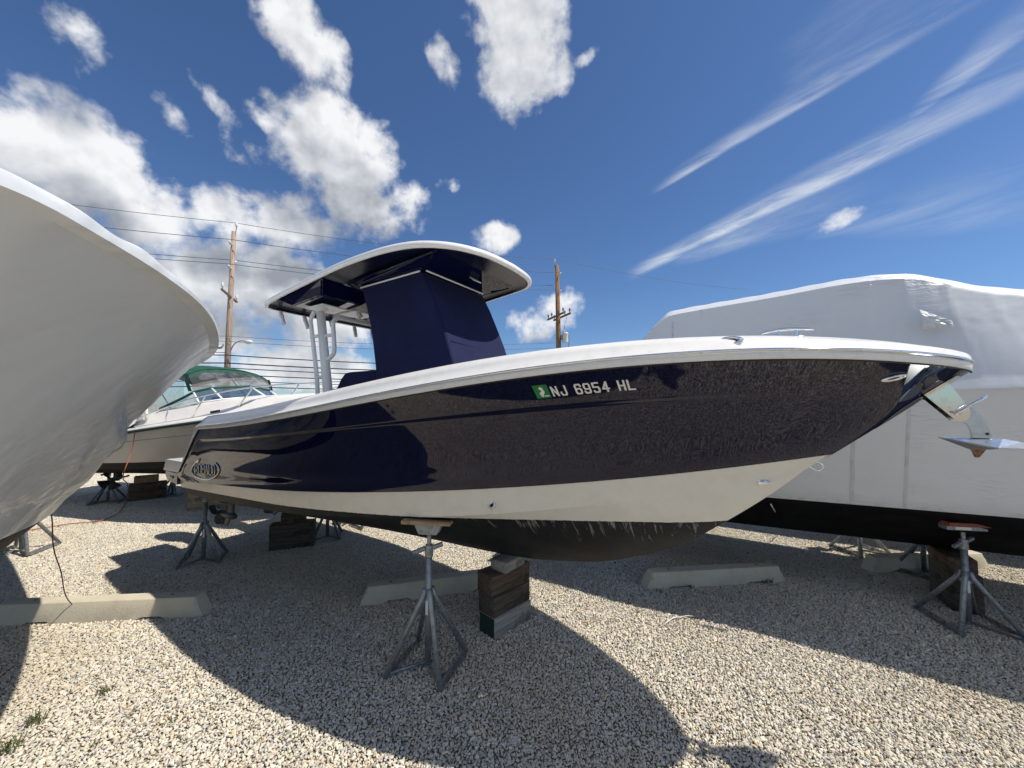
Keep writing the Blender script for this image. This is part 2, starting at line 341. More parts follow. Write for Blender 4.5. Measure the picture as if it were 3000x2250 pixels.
def wrapfn(T, b, co, near=False):
    big = T.noise(co, .9, 4, .55, .4)
    mp = T.node('ShaderNodeMapping'); T.put(mp.inputs[0], co); mp.inputs['Scale'].default_value = (1.2, 1.2, 4.5); mp.inputs['Rotation'].default_value = (0, R(28), 0)
    wr = T.noise(mp.outputs[0], 2.2, 5, .55, 1.2)
    rid = T.math('SUBTRACT', 1., T.math('MULTIPLY', T.math('ABSOLUTE', T.math('SUBTRACT', wr, .5)), 9.), clamp=True)
    msk = T.ss(T.noise(co, 1.1, 2, .5), .56, .70)
    if near:                                 # pulled folds where the film is gathered under the flare
        sz = T.node('ShaderNodeSeparateXYZ'); T.put(sz.inputs[0], co); mp.inputs['Scale'].default_value = (1.0, 1.0, 2.6); mp.inputs['Rotation'].default_value = (R(-38), R(30), 0)
        msk = T.math('MULTIPLY', T.ss(T.noise(co, 1.3, 3, .55), .40, .60), T.ss(sz.outputs[2], 2.20, 1.75, .0, .55))
    h = T.math('ADD', T.math('MULTIPLY', big, .6), T.math('MULTIPLY', T.math('MULTIPLY', rid, msk), .11)); h = T.math('ADD', h, T.math('MULTIPLY', T.noise(co, 30, 3, .5), .006))
    bp = T.node('ShaderNodeBump'); T.put(bp.inputs['Height'], h); bp.inputs['Distance'].default_value = .16; bp.inputs['Strength'].default_value = .7 if near else .5; T.l.new(bp.outputs[0], b.inputs['Normal'])
    mp2 = T.node('ShaderNodeMapping'); T.put(mp2.inputs[0], co); mp2.inputs['Scale'].default_value = (4., 4., .35)
    st = T.ss(T.noise(mp2.outputs[0], 1.7, 5, .6), .62, .80)
    T.l.new(T.mix(T.math('MULTIPLY', st, .35), (.67, .70, .73, 1), (.36, .37, .38, 1)), b.inputs['Base Color'])
M['wrapnear'] = mat('gathered_shrink_wrap', (.8, .81, .82), .22, spec=.55, fn=lambda T, b, co: wrapfn(T, b, co, True))
M['wraptape'] = mat('white_film_tape', (.58, .60, .62), .3, noise=(12, (.45, .46, .47), .45, .7), bump=(14, .006, 3))
M['wrap'] = mat('white_shrink_wrap', (.8, .81, .82), .36, spec=.45, fn=wrapfn)

# ------------------------------------------------------------------ ground and gravel
def groundfn(T, b, co):
    v = T.node('ShaderNodeTexVoronoi'); T.put(v.inputs['Vector'], co); v.inputs['Scale'].default_value = 34
    g1 = T.noise(co, .5, 4, .6); c = T.mix(T.ss(v.outputs['Distance'], .05, .55), (.52, .48, .40, 1), (.20, .175, .14, 1))
    sp = T.node('ShaderNodeSeparateColor'); T.put(sp.inputs[0], v.outputs['Color'])
    c = T.mix(T.math('MULTIPLY', sp.outputs[0], .35), c, (.62, .59, .52, 1)); c = T.mix(T.ss(g1, .4, .75), c, (.40, .36, .29, 1))
    ps = T.node('ShaderNodeSeparateXYZ'); T.put(ps.inputs[0], co)
    far = T.ss(ps.outputs[1], 11., 14.)
    c = T.mix(far, T.mix(.75, c, (.26, .225, .175, 1)), c)          # bare earth below the loose stones, stones seen as a sheet beyond them
    T.l.new(c, b.inputs['Base Color']); bp = T.node('ShaderNodeBump'); T.put(bp.inputs['Height'], T.math('SUBTRACT', 1., v.outputs['Distance'])); bp.inputs['Distance'].default_value = .02; T.l.new(bp.outputs[0], b.inputs['Normal'])
M['ground'] = mat('gravel_ground', (.4, .37, .3), .95, spec=.15, fn=groundfn)
mb = MB(); mb.add([(-900, -900, -.012), (900, -900, -.012), (900, 900, -.012), (-900, 900, -.012)], [(0, 1, 2, 3)])
tag(mb.build('ground', M['ground']), None, None, kind='structure')

def stonefn(T, b, co):
    at = T.node('ShaderNodeAttribute'); at.attribute_name = 'stone_colour'
    pos = T.node('ShaderNodeNewGeometry').outputs['Position']
    c = T.mix(T.ss(T.noise(pos, .55, 4, .6), .42, .68, 0., .42), at.outputs['Color'], (.47, .40, .29, 1), 'MIX')
    T.l.new(c, b.inputs['Base Color'])
M['stone'] = mat('crushed_stone', (.5, .47, .4), .85, spec=.25, fn=stonefn)
ph = (1 + 5 ** .5) / 2
ICO = np.array([(-1, ph, 0), (1, ph, 0), (-1, -ph, 0), (1, -ph, 0), (0, -1, ph), (0, 1, ph), (0, -1, -ph), (0, 1, -ph), (ph, 0, -1), (ph, 0, 1), (-ph, 0, -1), (-ph, 0, 1)]) / math.sqrt(1 + ph * ph)
ICF = np.array([(0, 11, 5), (0, 5, 1), (0, 1, 7), (0, 7, 10), (0, 10, 11), (1, 5, 9), (5, 11, 4), (11, 10, 2), (10, 7, 6), (7, 1, 8), (3, 9, 4), (3, 4, 2), (3, 2, 6), (3, 6, 8), (3, 8, 9), (4, 9, 5), (2, 4, 11), (6, 2, 10), (8, 6, 7), (9, 8, 1)])
stones = bpy.data.collections.new('gravel_stones')
TS = .72
for ti in range(7):
    n = 48; sp = TS / n; gx, gy = np.meshgrid(np.arange(n), np.arange(n)); P = np.stack([gx.ravel(), gy.ravel()], 1) * sp + sp / 2 - TS / 2
    P = P + rng.uniform(-.55, .55, P.shape) * sp; N = len(P)
    big = rng.random(N) < .16
    rad = np.where(big, rng.uniform(.0112, .0165, N), rng.uniform(.0064, .0116, N))
    sc = np.stack([rng.uniform(.85, 1.35, N), rng.uniform(.65, 1.0, N), rng.uniform(.42, .72, N)], 1) * rad[:, None]
    V = ICO[None] * (1 + rng.uniform(-.28, .28, (N, 12, 1))) * sc[:, None, :]
    q = rng.normal(size=(N, 4)) * np.array([1., .38, .38, 1.]); q /= np.linalg.norm(q, axis=1, keepdims=True); w, x, y, z = q.T
    Rm = np.stack([1-2*(y*y+z*z), 2*(x*y-z*w), 2*(x*z+y*w), 2*(x*y+z*w), 1-2*(x*x+z*z), 2*(y*z-x*w), 2*(x*z-y*w), 2*(y*z+x*w), 1-2*(x*x+y*y)], 1).reshape(N, 3, 3)
    V = np.einsum('nij,nkj->nki', Rm, V); V[:, :, :2] += P[:, None, :]; V[:, :, 2] += (rad * rng.uniform(.15, .60, N))[:, None] - .004
    Fc = (ICF[None] + (np.arange(N) * 12)[:, None, None]).reshape(-1, 3)
    me = bpy.data.meshes.new('stone_patch'); me.from_pydata(V.reshape(-1, 3).tolist(), [], Fc.tolist())
    base = np.array([.625, .575, .475]); tone = rng.normal(1., .13, N).clip(.55, 1.25); hue = rng.normal(0, .010, (N, 3))
    col = base[None] * tone[:, None] + hue; dark = rng.random(N) < .05; col[dark] *= .45; grey = rng.random(N) < .14; col[grey] = col[grey].mean(1, keepdims=True) * np.array([1.0, .99, .97])
    warm = rng.random(N) < .04; col[warm] *= np.array([1.0, .86, .70])
    colv = np.concatenate([np.repeat(col.clip(.03, .78), 12, 0), np.ones((N * 12, 1))], 1)
    at = me.color_attributes.new('stone_colour', 'FLOAT_COLOR', 'POINT'); at.data.foreach_set('color', colv.ravel())
    me.materials.append(M['stone']); stones.objects.link(bpy.data.objects.new('stone_patch', me))
pts = []; 
for ix in range(-19, 20):
    for iy in range(-9, 20):
        X, Y = ix * TS, iy * TS
        if Y > -1 and abs(X) > 1.5 * Y + 4.2: continue
        pts.append((X, Y, 0.))
me = bpy.data.meshes.new('gravel'); me.from_pydata(pts, [], []); gob = bpy.data.objects.new('gravel', me); C.objects.link(gob)
tag(gob, 'loose pale beige crushed stone gravel covering the boatyard ground', 'gravel', kind='stuff')
ar = me.attributes.new('turn', 'FLOAT', 'POINT'); ar.data.foreach_set('value', (rng.integers(0, 4, len(pts)) * math.pi / 2).astype(float))
ai = me.attributes.new('pick', 'INT', 'POINT'); ai.data.foreach_set('value', rng.integers(0, 7, len(pts)).astype(np.int32))
ng = bpy.data.node_groups.new('gravel_scatter', 'GeometryNodeTree')
ng.interface.new_socket('Geometry', in_out='INPUT', socket_type='NodeSocketGeometry'); ng.interface.new_socket('Geometry', in_out='OUTPUT', socket_type='NodeSocketGeometry')
N_ = ng.nodes; L_ = ng.links; a = N_.new('NodeGroupInput'); z = N_.new('NodeGroupOutput'); iop = N_.new('GeometryNodeInstanceOnPoints'); ci = N_.new('GeometryNodeCollectionInfo')
ci.inputs[0].default_value = stones; ci.inputs[1].default_value = True; ci.inputs[2].default_value = True
t1 = N_.new('GeometryNodeInputNamedAttribute'); t1.data_type = 'FLOAT'; t1.inputs[0].default_value = 'turn'; t2 = N_.new('GeometryNodeInputNamedAttribute'); t2.data_type = 'INT'; t2.inputs[0].default_value = 'pick'
cx = N_.new('ShaderNodeCombineXYZ'); L_.new(t1.outputs[0], cx.inputs[2])
L_.new(a.outputs[0], iop.inputs['Points']); L_.new(ci.outputs[0], iop.inputs['Instance']); iop.inputs['Pick Instance'].default_value = True
L_.new(t2.outputs[0], iop.inputs['Instance Index']); L_.new(cx.outputs[0], iop.inputs['Rotation']); L_.new(iop.outputs[0], z.inputs[0])
gob.modifiers.new('scatter', 'NODES').node_group = ng

# ------------------------------------------------------------------ the navy centre console boat
AL = R(32)
class Frame:
    def __init__(s, P0, al):
        s.al = al; s.eu = np.array([math.cos(al), -math.sin(al)]); s.en = np.array([-math.sin(al), -math.cos(al)]); s.P0 = np.array(P0)
    def isect(s, px, py, vf):                # where the pixel's ray meets the vertical surface v = vf(u); gives u, v, z
        d = np.array(px_dir(px, py)); ts = np.linspace(.4, 14, 5000); X = np.outer(ts, d); U = (X[:, :2] - s.P0) @ s.eu; V = (X[:, :2] - s.P0) @ s.en
        g = V - (vf(U) if callable(vf) else vf); i = np.where((g[:-1] > 0) & (g[1:] <= 0))[0][0]; a = g[i] / (g[i] - g[i + 1]); t = ts[i] + a * (ts[i + 1] - ts[i]); p = t * d
        return (p[:2] - s.P0) @ s.eu, (p[:2] - s.P0) @ s.en, p[2] + CAMH
    def world(s, u, v, z=0): p = s.P0 + u * s.eu + v * s.en; return Vector((p[0], p[1], z))
    def local(s, x, y): d = np.array([x, y]) - s.P0; return d @ s.eu, d @ s.en
    def root(s, name, label, cat): return thing(name, label, cat, (s.P0[0], s.P0[1], 0), -s.al)
kb = np.array([0., 3.75]); eu_ = np.array([math.cos(AL), -math.sin(AL)])
B1 = Frame(kb - 4.35 * eu_, AL)
def plan(B, um, L, p, q, tr):
    def f(u):
        u = np.asarray(u, float); x = np.clip((u - um) / (L - um), 0, 1); a = np.clip((um - u) / um, 0, 1.3)
        return B * (1 - x ** p) ** (1 / q) - (B - tr) * a ** 2
    return f
CP = lambda px, py: B1.isect(px, py, 0.)
LD, LE, LF = 7.374, 6.763, 6.629
vD = plan(1.28, 2.8, LD, 2.4, 1.6, 1.21); vE = plan(1.215, 2.2, LE, 1.75, 1.0, 1.19); vF = plan(1.14, 2.2, LF, 1.75, .95, 1.15)
def fitz(pts, vf, deg, extra=()):
    r = [B1.isect(x, y, vf) for x, y in pts]; us = [q[0] for q in r] + [e[0] for e in extra]; zs = [q[2] for q in r] + [e[1] for e in extra]
    p = np.polyfit(us, zs, deg); print('fit', deg, np.round(np.polyval(p, us) - zs, 3)); return lambda u: np.polyval(p, u)
zD = fitz([(621, 1256), (757, 1239), (950, 1205), (1107, 1173), (1450, 1114), (1626, 1097), (1800, 1078), (2104, 1059), (2343, 1048), (2657, 1060), (2777, 1075)], vD, 4, [(LD, 2.285)])
zG = fitz([(635, 1214), (700, 1199), (863, 1165), (950, 1146), (1107, 1101.6), (1310, 1061), (1487, 1032), (1600, 1020), (1800, 1001), (2071, 986), (2321, 977), (2505, 983), (2668, 1002), (2777, 1021), (2825, 1035)], vD, 4)
zE = fitz([(534, 1410), (644, 1421), (897, 1437), (1168, 1444), (1300, 1440), (1400, 1436), (1800, 1400), (2125, 1371), (2300, 1347)], vE, 3, [(LE, 1.778)])
zF = fitz([(522, 1438), (615, 1462), (766, 1493), (920, 1507), (988, 1512), (1191, 1518), (1260, 1515), (1454, 1504), (1978, 1446), (2300, 1393)], vF, 4, [(LF, 1.69)])
zK = lambda u: pc(u, [0, 2, 3.2, 4.1, 4.55, 4.92, 5.2, 5.457, 5.752, 5.917, 6.164, 6.431, 6.63], [.50, .585, .63, .655, .682, .735, .79, .874, 1.0, 1.095, 1.28, 1.50, 1.69])
SL = np.array([(0., 1.228), (.07, 1.243), (.125, 1.285), (.235, 1.385), (.56, 1.70), (.62, 1.748), (.70, float(zD(.70)))]); SLt = np.linspace(0, .1, len(SL))
gx_ = lambda t: 1 - (1 - np.clip((t - .1) / .9, 0, 1)) ** 1.6
def cD(t):
    t = np.asarray(t, float); um = .70 + (LD - .70) * gx_(t); u = np.where(t < .1, pc(t, SLt, SL[:, 0]), um); z = np.where(t < .1, pc(t, SLt, SL[:, 1]), zD(um)); return np.stack([u, vD(u), z], -1)
def cgen(L, vf, zf, u0=0., ub=.66):
    def c(t):
        t = np.asarray(t, float); u = np.where(t < .1, u0 + (ub - u0) * t / .1, ub + (L - ub) * gx_(t)); return np.stack([u, vf(u), zf(u)], -1)
    return c
cE = cgen(LE, vE, zE); cF = cgen(LF, vF, zF); cK = cgen(LF, lambda u: 0 * u, zK)
def sstep(x, a, b): t = np.clip((x - a) / (b - a), 0, 1); return t * t * (3 - 2 * t)
def side(t, s):                              # point on the topsides, s = 0 at the gunwale, 1 at the white band
    a, b = cD(t), cE(t); s = np.asarray(s, float)[..., None] if np.ndim(s) else float(s)
    p = a + (b - a) * s; u = p[..., 0]; ss = s[..., 0] if np.ndim(s) else s
    c = .100 * sstep(u, 2.8, 5.2) * np.clip(a[..., 1] / .55, 0, 1) - .006 * (1 - sstep(u, 2.0, 3.6))
    sc = .185 + .065 * sstep(u, 1.5, 5.5); stepd = .017 * (1 - sstep(u, 5.2, 6.8)) * sstep(u, .35, 1.0)
    off = -c * 5.38 * ss * (1 - ss) ** 1.5 - stepd * sstep(ss, sc, sc + .035) * (1 - sstep(ss, .75, 1.))
    p = p.copy(); p[..., 1] = np.maximum(p[..., 1] + off * (np.asarray(t) < .9995), 0); return p
TT = np.concatenate([np.linspace(0, .1, 13)[:-1], np.linspace(.1, 1, 120)])
SS = np.concatenate([np.linspace(0, .18, 8), [.19, .2, .21, .22, .23, .24, .25, .26, .27, .28, .29], np.linspace(.31, 1, 20)])
bl = lambda P: np.stack([P[..., 0], -P[..., 1], P[..., 2]], -1)           # starboard (u, v, z) -> boat-local
mir = lambda P: P * np.array([1, -1, 1])
def both(mb, P): mb.grid(bl(P)); mb.grid(mir(bl(P)), True); return mb
boat = B1.root('centre_console_boat', 'navy blue centre console fishing boat with white gunwale and hardtop, propped on stands', 'boat')
S_ = np.stack([side(TT, np.full(len(TT), s)) for s in SS], 0)
hull = both(MB(), S_).build('hull_side', M['navy'], boat, smooth=True, weld=True)
# lower hull: white band, chine, bottom
def low(t, s):
    e, f, k = cE(t), cF(t), cK(t)
    if s <= 1: p = e + (f - e) * s; p = p.copy(); p[..., 1] -= .010 * (1 - s) * (t < .999); return p
    w = s - 1; p = f + (k - f) * w; p = p.copy(); bul = .05 * sstep(f[..., 0], 3.5, 6.) * np.clip(f[..., 1] / .3, 0, 1)
    p[..., 2] -= bul * np.sin(math.pi * w) * .5; p[..., 1] += bul * np.sin(math.pi * w) * .6; return p
SB = [0, .25, .5, .75, 1.0, 1.0001, 1.03, 1.1, 1.2, 1.3, 1.4, 1.5, 1.6, 1.7, 1.8, 1.9, 2.0]
def lowerfn(T, b, co):
    sp = T.node('ShaderNodeSeparateXYZ'); T.put(sp.inputs[0], co)
    wl = T.math('ADD', 1.035, T.math('MULTIPLY', sp.outputs[0], .0395))
    h = T.math('SUBTRACT', sp.outputs[2], wl); h = T.math('ADD', h, T.math('MULTIPLY', T.math('SUBTRACT', T.noise(co, 30, 4, .6), .5), .012))
    f = T.math('GREATER_THAN', h, 0)
    wh = T.mix(T.ss(T.noise(co, 9, 5, .6), .35, .75), (.76, .735, .66, 1), (.71, .685, .60, 1))
    mp = T.node('ShaderNodeMapping'); T.put(mp.inputs[0], co); mp.inputs['Scale'].default_value = (13, 2, .9); mp.inputs['Rotation'].default_value = (0, R(-8), 0)
    st = T.noise(mp.outputs[0], 2.0, 5, .65, .5); near = T.math('MULTIPLY', T.ss(h, -.36, -.02), T.ss(sp.outputs[0], 3.9, 4.6))
    run = T.math('MULTIPLY', T.ss(T.math('ADD', st, T.math('MULTIPLY', near, .20)), .74, .80), near)
    sm = T.ss(T.noise(co, 5, 4, .6), .4, .75)
    bk = T.mix(sm, (.015, .016, .018, 1), (.026, .027, .029, 1)); bk = T.mix(T.ss(sp.outputs[0], 3.6, 1.2), bk, T.mix(T.noise(co, 40, 5, .6), (.028, .027, .025, 1), (.085, .078, .068, 1)))
    bk = T.mix(T.math('MULTIPLY', run, .5), bk, (.36, .37, .37, 1))
    T.l.new(T.mix(f, bk, wh), b.inputs['Base Color']); T.put(b.inputs['Roughness'], T.math('SUBTRACT', .55, T.math('MULTIPLY', f, .36)))
    T.put(b.inputs['Specular IOR Level'], T.math('MULTIPLY_ADD', f, .3, .2)); bp = T.node('ShaderNodeBump'); T.put(bp.inputs['Height'], T.noise(co, 3, 2, .5)); bp.inputs['Distance'].default_value = .002; T.l.new(bp.outputs[0], b.inputs['Normal'])
M['lower'] = mat('lower_hull_paint', (.5, .5, .5), .3, fn=lowerfn)
L_ = np.stack([low(TT, s) for s in SB], 0)
both(MB(), L_).build('hull_bottom', M['lower'], boat, angle=9, weld=True)
# transom
sec = [side(np.array([0.]), np.array([s]))[0] for s in (0, .5, 1)] + [low(np.array([0.]), s)[0] for s in (0, 1, 1.5, 2)]
st = [(p[0], -p[1], p[2]) for p in sec]; pt = [(p[0], p[1], p[2]) for p in sec[:-1]][::-1]
MB().add(st + pt, [tuple(range(len(st + pt)))]).build('transom', M['white'], boat)
# gunwale cap following the sheer and running down the stern quarter
def cap(t, dv, h, hm=1.):
    p = cD(t); dt = 1e-3; q = cD(np.clip(t + dt, 0, 1)) - cD(np.clip(t - dt, 0, 1)); N = np.stack([-q[:, 2], q[:, 0]], 1); N /= np.maximum(np.linalg.norm(N, axis=1, keepdims=True), 1e-9)
    hh = h * np.where(t < .1, np.maximum(.42, t / .1), 1.); return np.stack([p[:, 0] + N[:, 0] * hh, np.maximum(p[:, 1] + dv, 0), p[:, 2] + N[:, 1] * hh], 1)
dz = lambda u: np.clip(zG(u) - zD(u) + .011, .085, .19)
TG = TT[:-1]; ug = cD(TG)[:, 0]; D_ = dz(ug); one = np.ones_like(ug)
w_in = np.where(ug < 6.0, .27, .27 + (ug - 6.0) * 1.6)
rows = [cap(TG, -.004 * one, 0 * one), cap(TG, .010 * one, .000 * one), cap(TG, .016 * one, .006 * one), cap(TG, .016 * one, .034 * one), cap(TG, .012 * one, .040 * one), cap(TG, .012 * one, .058 * one),
        cap(TG, .006 * one, .064 * one), cap(TG, -.004 * one, .068 * one), cap(TG, -.008 * one, .076 * one), cap(TG, -.022 * one, .082 * one), cap(TG, -.040 * one, .060 + D_ * .35), cap(TG, -.065 * one, D_ * .84), cap(TG, -.095 * one, D_ * .965), cap(TG, -.13 * one, D_ * 1.0), cap(TG, -np.minimum(w_in, .95 * 9), D_ * 1.0)]
inner = rows[-1].copy(); inner[:, 1] = np.maximum(inner[:, 1] - .015, 0); inner[:, 2] -= .03; rows.append(inner)
wall = inner.copy(); wall[:, 1] = np.maximum(wall[:, 1] - .03, 0); wall[:, 2] = np.where(TG < .1, np.minimum(wall[:, 2], 1.35), np.maximum(1.45 + .045 * wall[:, 0], zD(wall[:, 0]) - .62 + .67 * sstep(wall[:, 0], 4.4, 6.0))); s_w = np.clip((zD(wall[:, 0]) - wall[:, 2]) / (zD(wall[:, 0]) - zE(wall[:, 0])), 0, 1); wall[:, 1] = np.clip(np.minimum(wall[:, 1], vD(wall[:, 0]) + (vE(wall[:, 0]) - vD(wall[:, 0])) * s_w - .46 * sstep(wall[:, 0], 2.8, 5.2) * s_w * (1 - s_w) - .05), 0, None); rows.append(wall)
gun = both(MB(), np.stack(rows, 0)).build('gunwale', M['white'], boat, angle=50, weld=True)
# cockpit sole
def hull_half(u, z):
    s = np.clip((zD(u) - z) / (zD(u) - zE(u)), 0, 1); c = .115 * sstep(u, 2.8, 5.2); return vD(u) + (vE(u) - vD(u)) * s - c * 4 * s * (1 - s) - .05
sz = lambda u: max(1.46 + .045 * u, float(zD(u)) - .62 + .67 * float(sstep(u, 4.4, 6.0)))
dk = MB(); us = np.linspace(.12, 6.1, 40); dk.grid([[(u, y * max(min(float(vD(u)) - .30, float(hull_half(u, sz(u)))), .05), sz(u)) for y in np.linspace(-1, 1, 7)] for u in us]); dk.build('cockpit_sole', M['white'], boat)
# stainless rub rail with its screws
TR = np.concatenate([np.linspace(.085, 1, 150)]); rr = []
for a in np.linspace(-math.pi / 2, math.pi / 2, 7): rr.append(cap(TR, .014 + .017 * math.cos(a) * np.ones_like(TR), .049 + .0095 * math.sin(a) * np.ones_like(TR)))
rail = both(MB(), np.stack(rr, 0)).build('rub_rail', M['chrome'], boat, smooth=True)
scr = MB()
for u in np.arange(1.0, 7.3, .23):
    t = .1 + .9 * (1 - (1 - (u - .70) / (LD - .70)) ** (1 / 1.6)); p = cap(np.array([t]), np.array([.0305]), np.array([.049]))[0]
    for sgn in (-1, 1): scr.lathe([(.0055, -.003), (.0055, .0015), (.003, .003)], 8, Matrix.Translation((p[0], sgn * p[1], p[2])) @ Matrix.Rotation(sgn * R(-90), 4, 'X'))
scr.build('rail_screws', M['chrome'], rail)['kind'] = 'stuff'
# shade of the navy crease under the gunwale lip, put in as a black tube
shade_line = MB(); P = cap(TT[:-1], .006 * np.ones(len(TT) - 1), -.004 * np.ones(len(TT) - 1)); shade_line.tube(bl(P)[2:], .005, 6); shade_line.tube(mir(bl(P))[2:], .005, 6); shade_line.build('sheer_crease_shade', M['black'], gun, smooth=True)

# quarter platforms either side of the engines
def rbox(name, x0, x1, y0, y1, z0, z1, m, parent, bev=.02, Mx=None): return MB().box(x0, x1, y0, y1, z0, z1, Mx, bev).build(name, m, parent, angle=30)
for sgn in (-1, 1):
    y0, y1 = sorted((sgn * .62, sgn * 1.215))
    pf = MB(); prof = [(-.47, 1.222), (-.475, 1.25), (-.445, 1.27), (-.445, 1.295), (-.425, 1.31), (-.42, 1.355), (-.40, 1.372), (.14, 1.378), (.10, 1.30), (.02, 1.232)]
    pf.prism([(a, b) for a, b in prof], Matrix.Translation((0, (y0 + y1) / 2, 0)) @ Matrix.Rotation(R(90), 4, 'X'), y1 - y0)
    sp = pf.build('swim_platform', M['white'], boat, angle=30)
    MB().prism([(-.41, 1.216), (-.40, 1.15), (-.33, 1.105), (-.002, 1.075), (-.002, 1.216)], Matrix.Translation((0, (y0 + y1) / 2, 0)) @ Matrix.Rotation(R(90), 4, 'X'), y1 - y0 - .01).build('platform_support', M['navy'], sp, angle=30)
    for k in range(2): MB().lathe([(.004, 0), (.018, .003), (.018, .012), (.01, .016)], 12, Matrix.Translation((-.22 + .06 * k, sgn * 1.21, 1.155)) @ Matrix.Rotation(sgn * R(-90), 4, 'X')).build('drain_fitting', M['chrome'], sp, smooth=True)
    MB().box(-.3, -.1, (y0 + y1) / 2 - .1, (y0 + y1) / 2 + .1, 1.377, 1.384, None, .003).build('hatch', M['black'], sp)
MB().box(.30, .46, -.95, .95, 1.40, 1.80, None, .03).build('transom_bulkhead', M['white'], boat, angle=30)

# twin outboards
def outboard(y):
    e = bpy.data.objects.new('outboard_engine', None); C.objects.link(e); e.parent = boat; e.location = (-.58, y, 0)
    def sect(z, l, w, x): return [(x + l * math.cos(a) * (1 if abs(math.cos(a)) < .6 else 1), w * math.sin(a) * (abs(math.sin(a)) ** -.25 if abs(math.sin(a)) > .05 else 1), z) for a in np.linspace(0, 2 * math.pi, 20, endpoint=False)]
    c = MB(); secs = [sect(1.28, .20, .13, .02), sect(1.32, .27, .17, .0), sect(1.5, .30, .19, -.01), sect(1.66, .29, .18, .0), sect(1.78, .24, .15, .01), sect(1.82, .15, .09, .02)]
    c.grid([s + [s[0]] for s in secs]); c.add(secs[-1], [tuple(range(20))]); c.add(secs[0], [tuple(range(20))]); c.build('cowling', M['engine'], e, smooth=True)
    m = MB(); secs = [sect(.60, .13, .035, .0), sect(.8, .15, .05, .02), sect(1.0, .17, .09, .04), sect(1.28, .19, .11, .03)]; m.grid([s + [s[0]] for s in secs]); m.build('midsection', M['engine'], e, smooth=True)
    MB().box(.15, .56, -.11, .11, .85, 1.25, None, .02).build('bracket', M['engine'], e, angle=30)
    MB().prism([(-.30, -.09), (-.30, .09), (-.02, .12), (.14, .06), (.17, 0), (.14, -.06), (-.02, -.12)], Matrix.Translation((0, 0, .60)), .014).build('cavitation_plate', M['engine'], e, angle=30)
    g = MB(); g.tube([(-.24, 0, .40), (-.20, 0, .40), (-.1, 0, .40), (.02, 0, .40), (.12, 0, .40), (.19, 0, .405), (.235, 0, .41)], [.038, .045, .056, .06, .052, .03, .006], 14)
    secs = [sect(.42, .12, .03, .01), sect(.60, .13, .032, .0)]; g.grid([s + [s[0]] for s in secs])
    g.prism([(.06, .40), (-.10, .40), (-.17, .215), (-.13, .205), (-.06, .24)], Matrix.Rotation(R(90), 4, 'X'), .022)
    gc = g.build('gearcase', M['prop'], e, angle=40)
    pr = MB(); pr.tube([(-.36, 0, .40), (-.25, 0, .40)], [.03, .045], 12)
    for k in range(3):
        a0 = k * 2 * math.pi / 3 + .5; Q = []
        for r in np.linspace(.035, .19, 6):
            wv = .5 * math.sin(math.pi * min(1, (r / .19) * .80 + .17)) + .12; Q.append([(-.30 + .09 * s * (1 - r * 2), r * math.cos(a0 + s * wv), .40 + r * math.sin(a0 + s * wv)) for s in np.linspace(-1, 1, 7)])
        Q = np.array(Q); pr.grid(Q); pr.grid(Q + np.array([-.006, 0, 0]), True)
    pr.build('propeller', M['prop'], e, smooth=True)
for y in (-.36, .36): outboard(y)

# console cover, front seat cover, leaning post cover
def loftbox(name, rings, m, parent, n=14, r=.05):
    """rings: (z, u0, u1, v) rounded rectangles, lofted"""
    def ring(z, u0, u1, v, v2=None, dzz=0):
        P = []; rr_ = r
        for (cx, cy, a0) in ((u1 - rr_, v - rr_, 0), (u0 + rr_, v - rr_, 90), (u0 + rr_, -v + rr_, 180), (u1 - rr_, -v + rr_, 270)):
            for k in range(5): a = R(a0 + 22.5 * k); P.append((cx + rr_ * math.cos(a), cy + rr_ * math.sin(a), z + dzz * (cx - u0)))
        return P + [P[0]]
    G_ = [ring(*q) for q in rings]; mb = MB().grid(G_); mb.add(G_[-1][:-1], [tuple(range(20))]); return mb.build(name, m, parent, angle=40)
cov = loftbox('console_cover', [(1.66, 3.02, 4.34, .52), (2.2, 2.99, 4.14, .515), (2.51, 2.95, 4.03, .51), (2.75, 2.90, 3.945, .508), (2.95, 2.85, 3.86, .505), (3.2, 2.765, 3.745, .505), (3.33, 2.715, 3.675, .505), (3.405, 2.685, 3.635, .50)], M['fabric'], boat, r=.03)
pp = MB(); pp.tube([(2.69, -.512, 3.398), (3.60, -.512, 3.418)], .0095, 8); pp.tube([(3.648, -.47, 3.425), (3.648, .47, 3.425)], .0095, 8); pp.tube([(2.69, .512, 3.398), (3.60, .512, 3.418)], .0095, 8); pp.build('piping', M['piping'], cov, smooth=True)
sm = MB(); sm.tube([(3.967, -.47, 2.70), (3.967, .47, 2.66)], .0035, 6); sm.tube([(3.62, -.503, 3.38), (3.855, -.507, 2.95), (4.025, -.512, 2.51), (4.13, -.517, 2.2)], .0035, 6); sm.tube([(3.735, .18, 3.22), (4.02, .24, 2.53)], .003, 6); sm.build('seam', M['fabric'], cov)
loftbox('leaning_post_cover', [(1.6, 2.20, 2.92, .46), (2.28, 2.20, 2.92, .46), (2.40, 2.27, 2.92, .455), (2.47, 2.33, 2.90, .44), (2.485, 2.38, 2.86, .40)], M['fabric'], boat, r=.03)

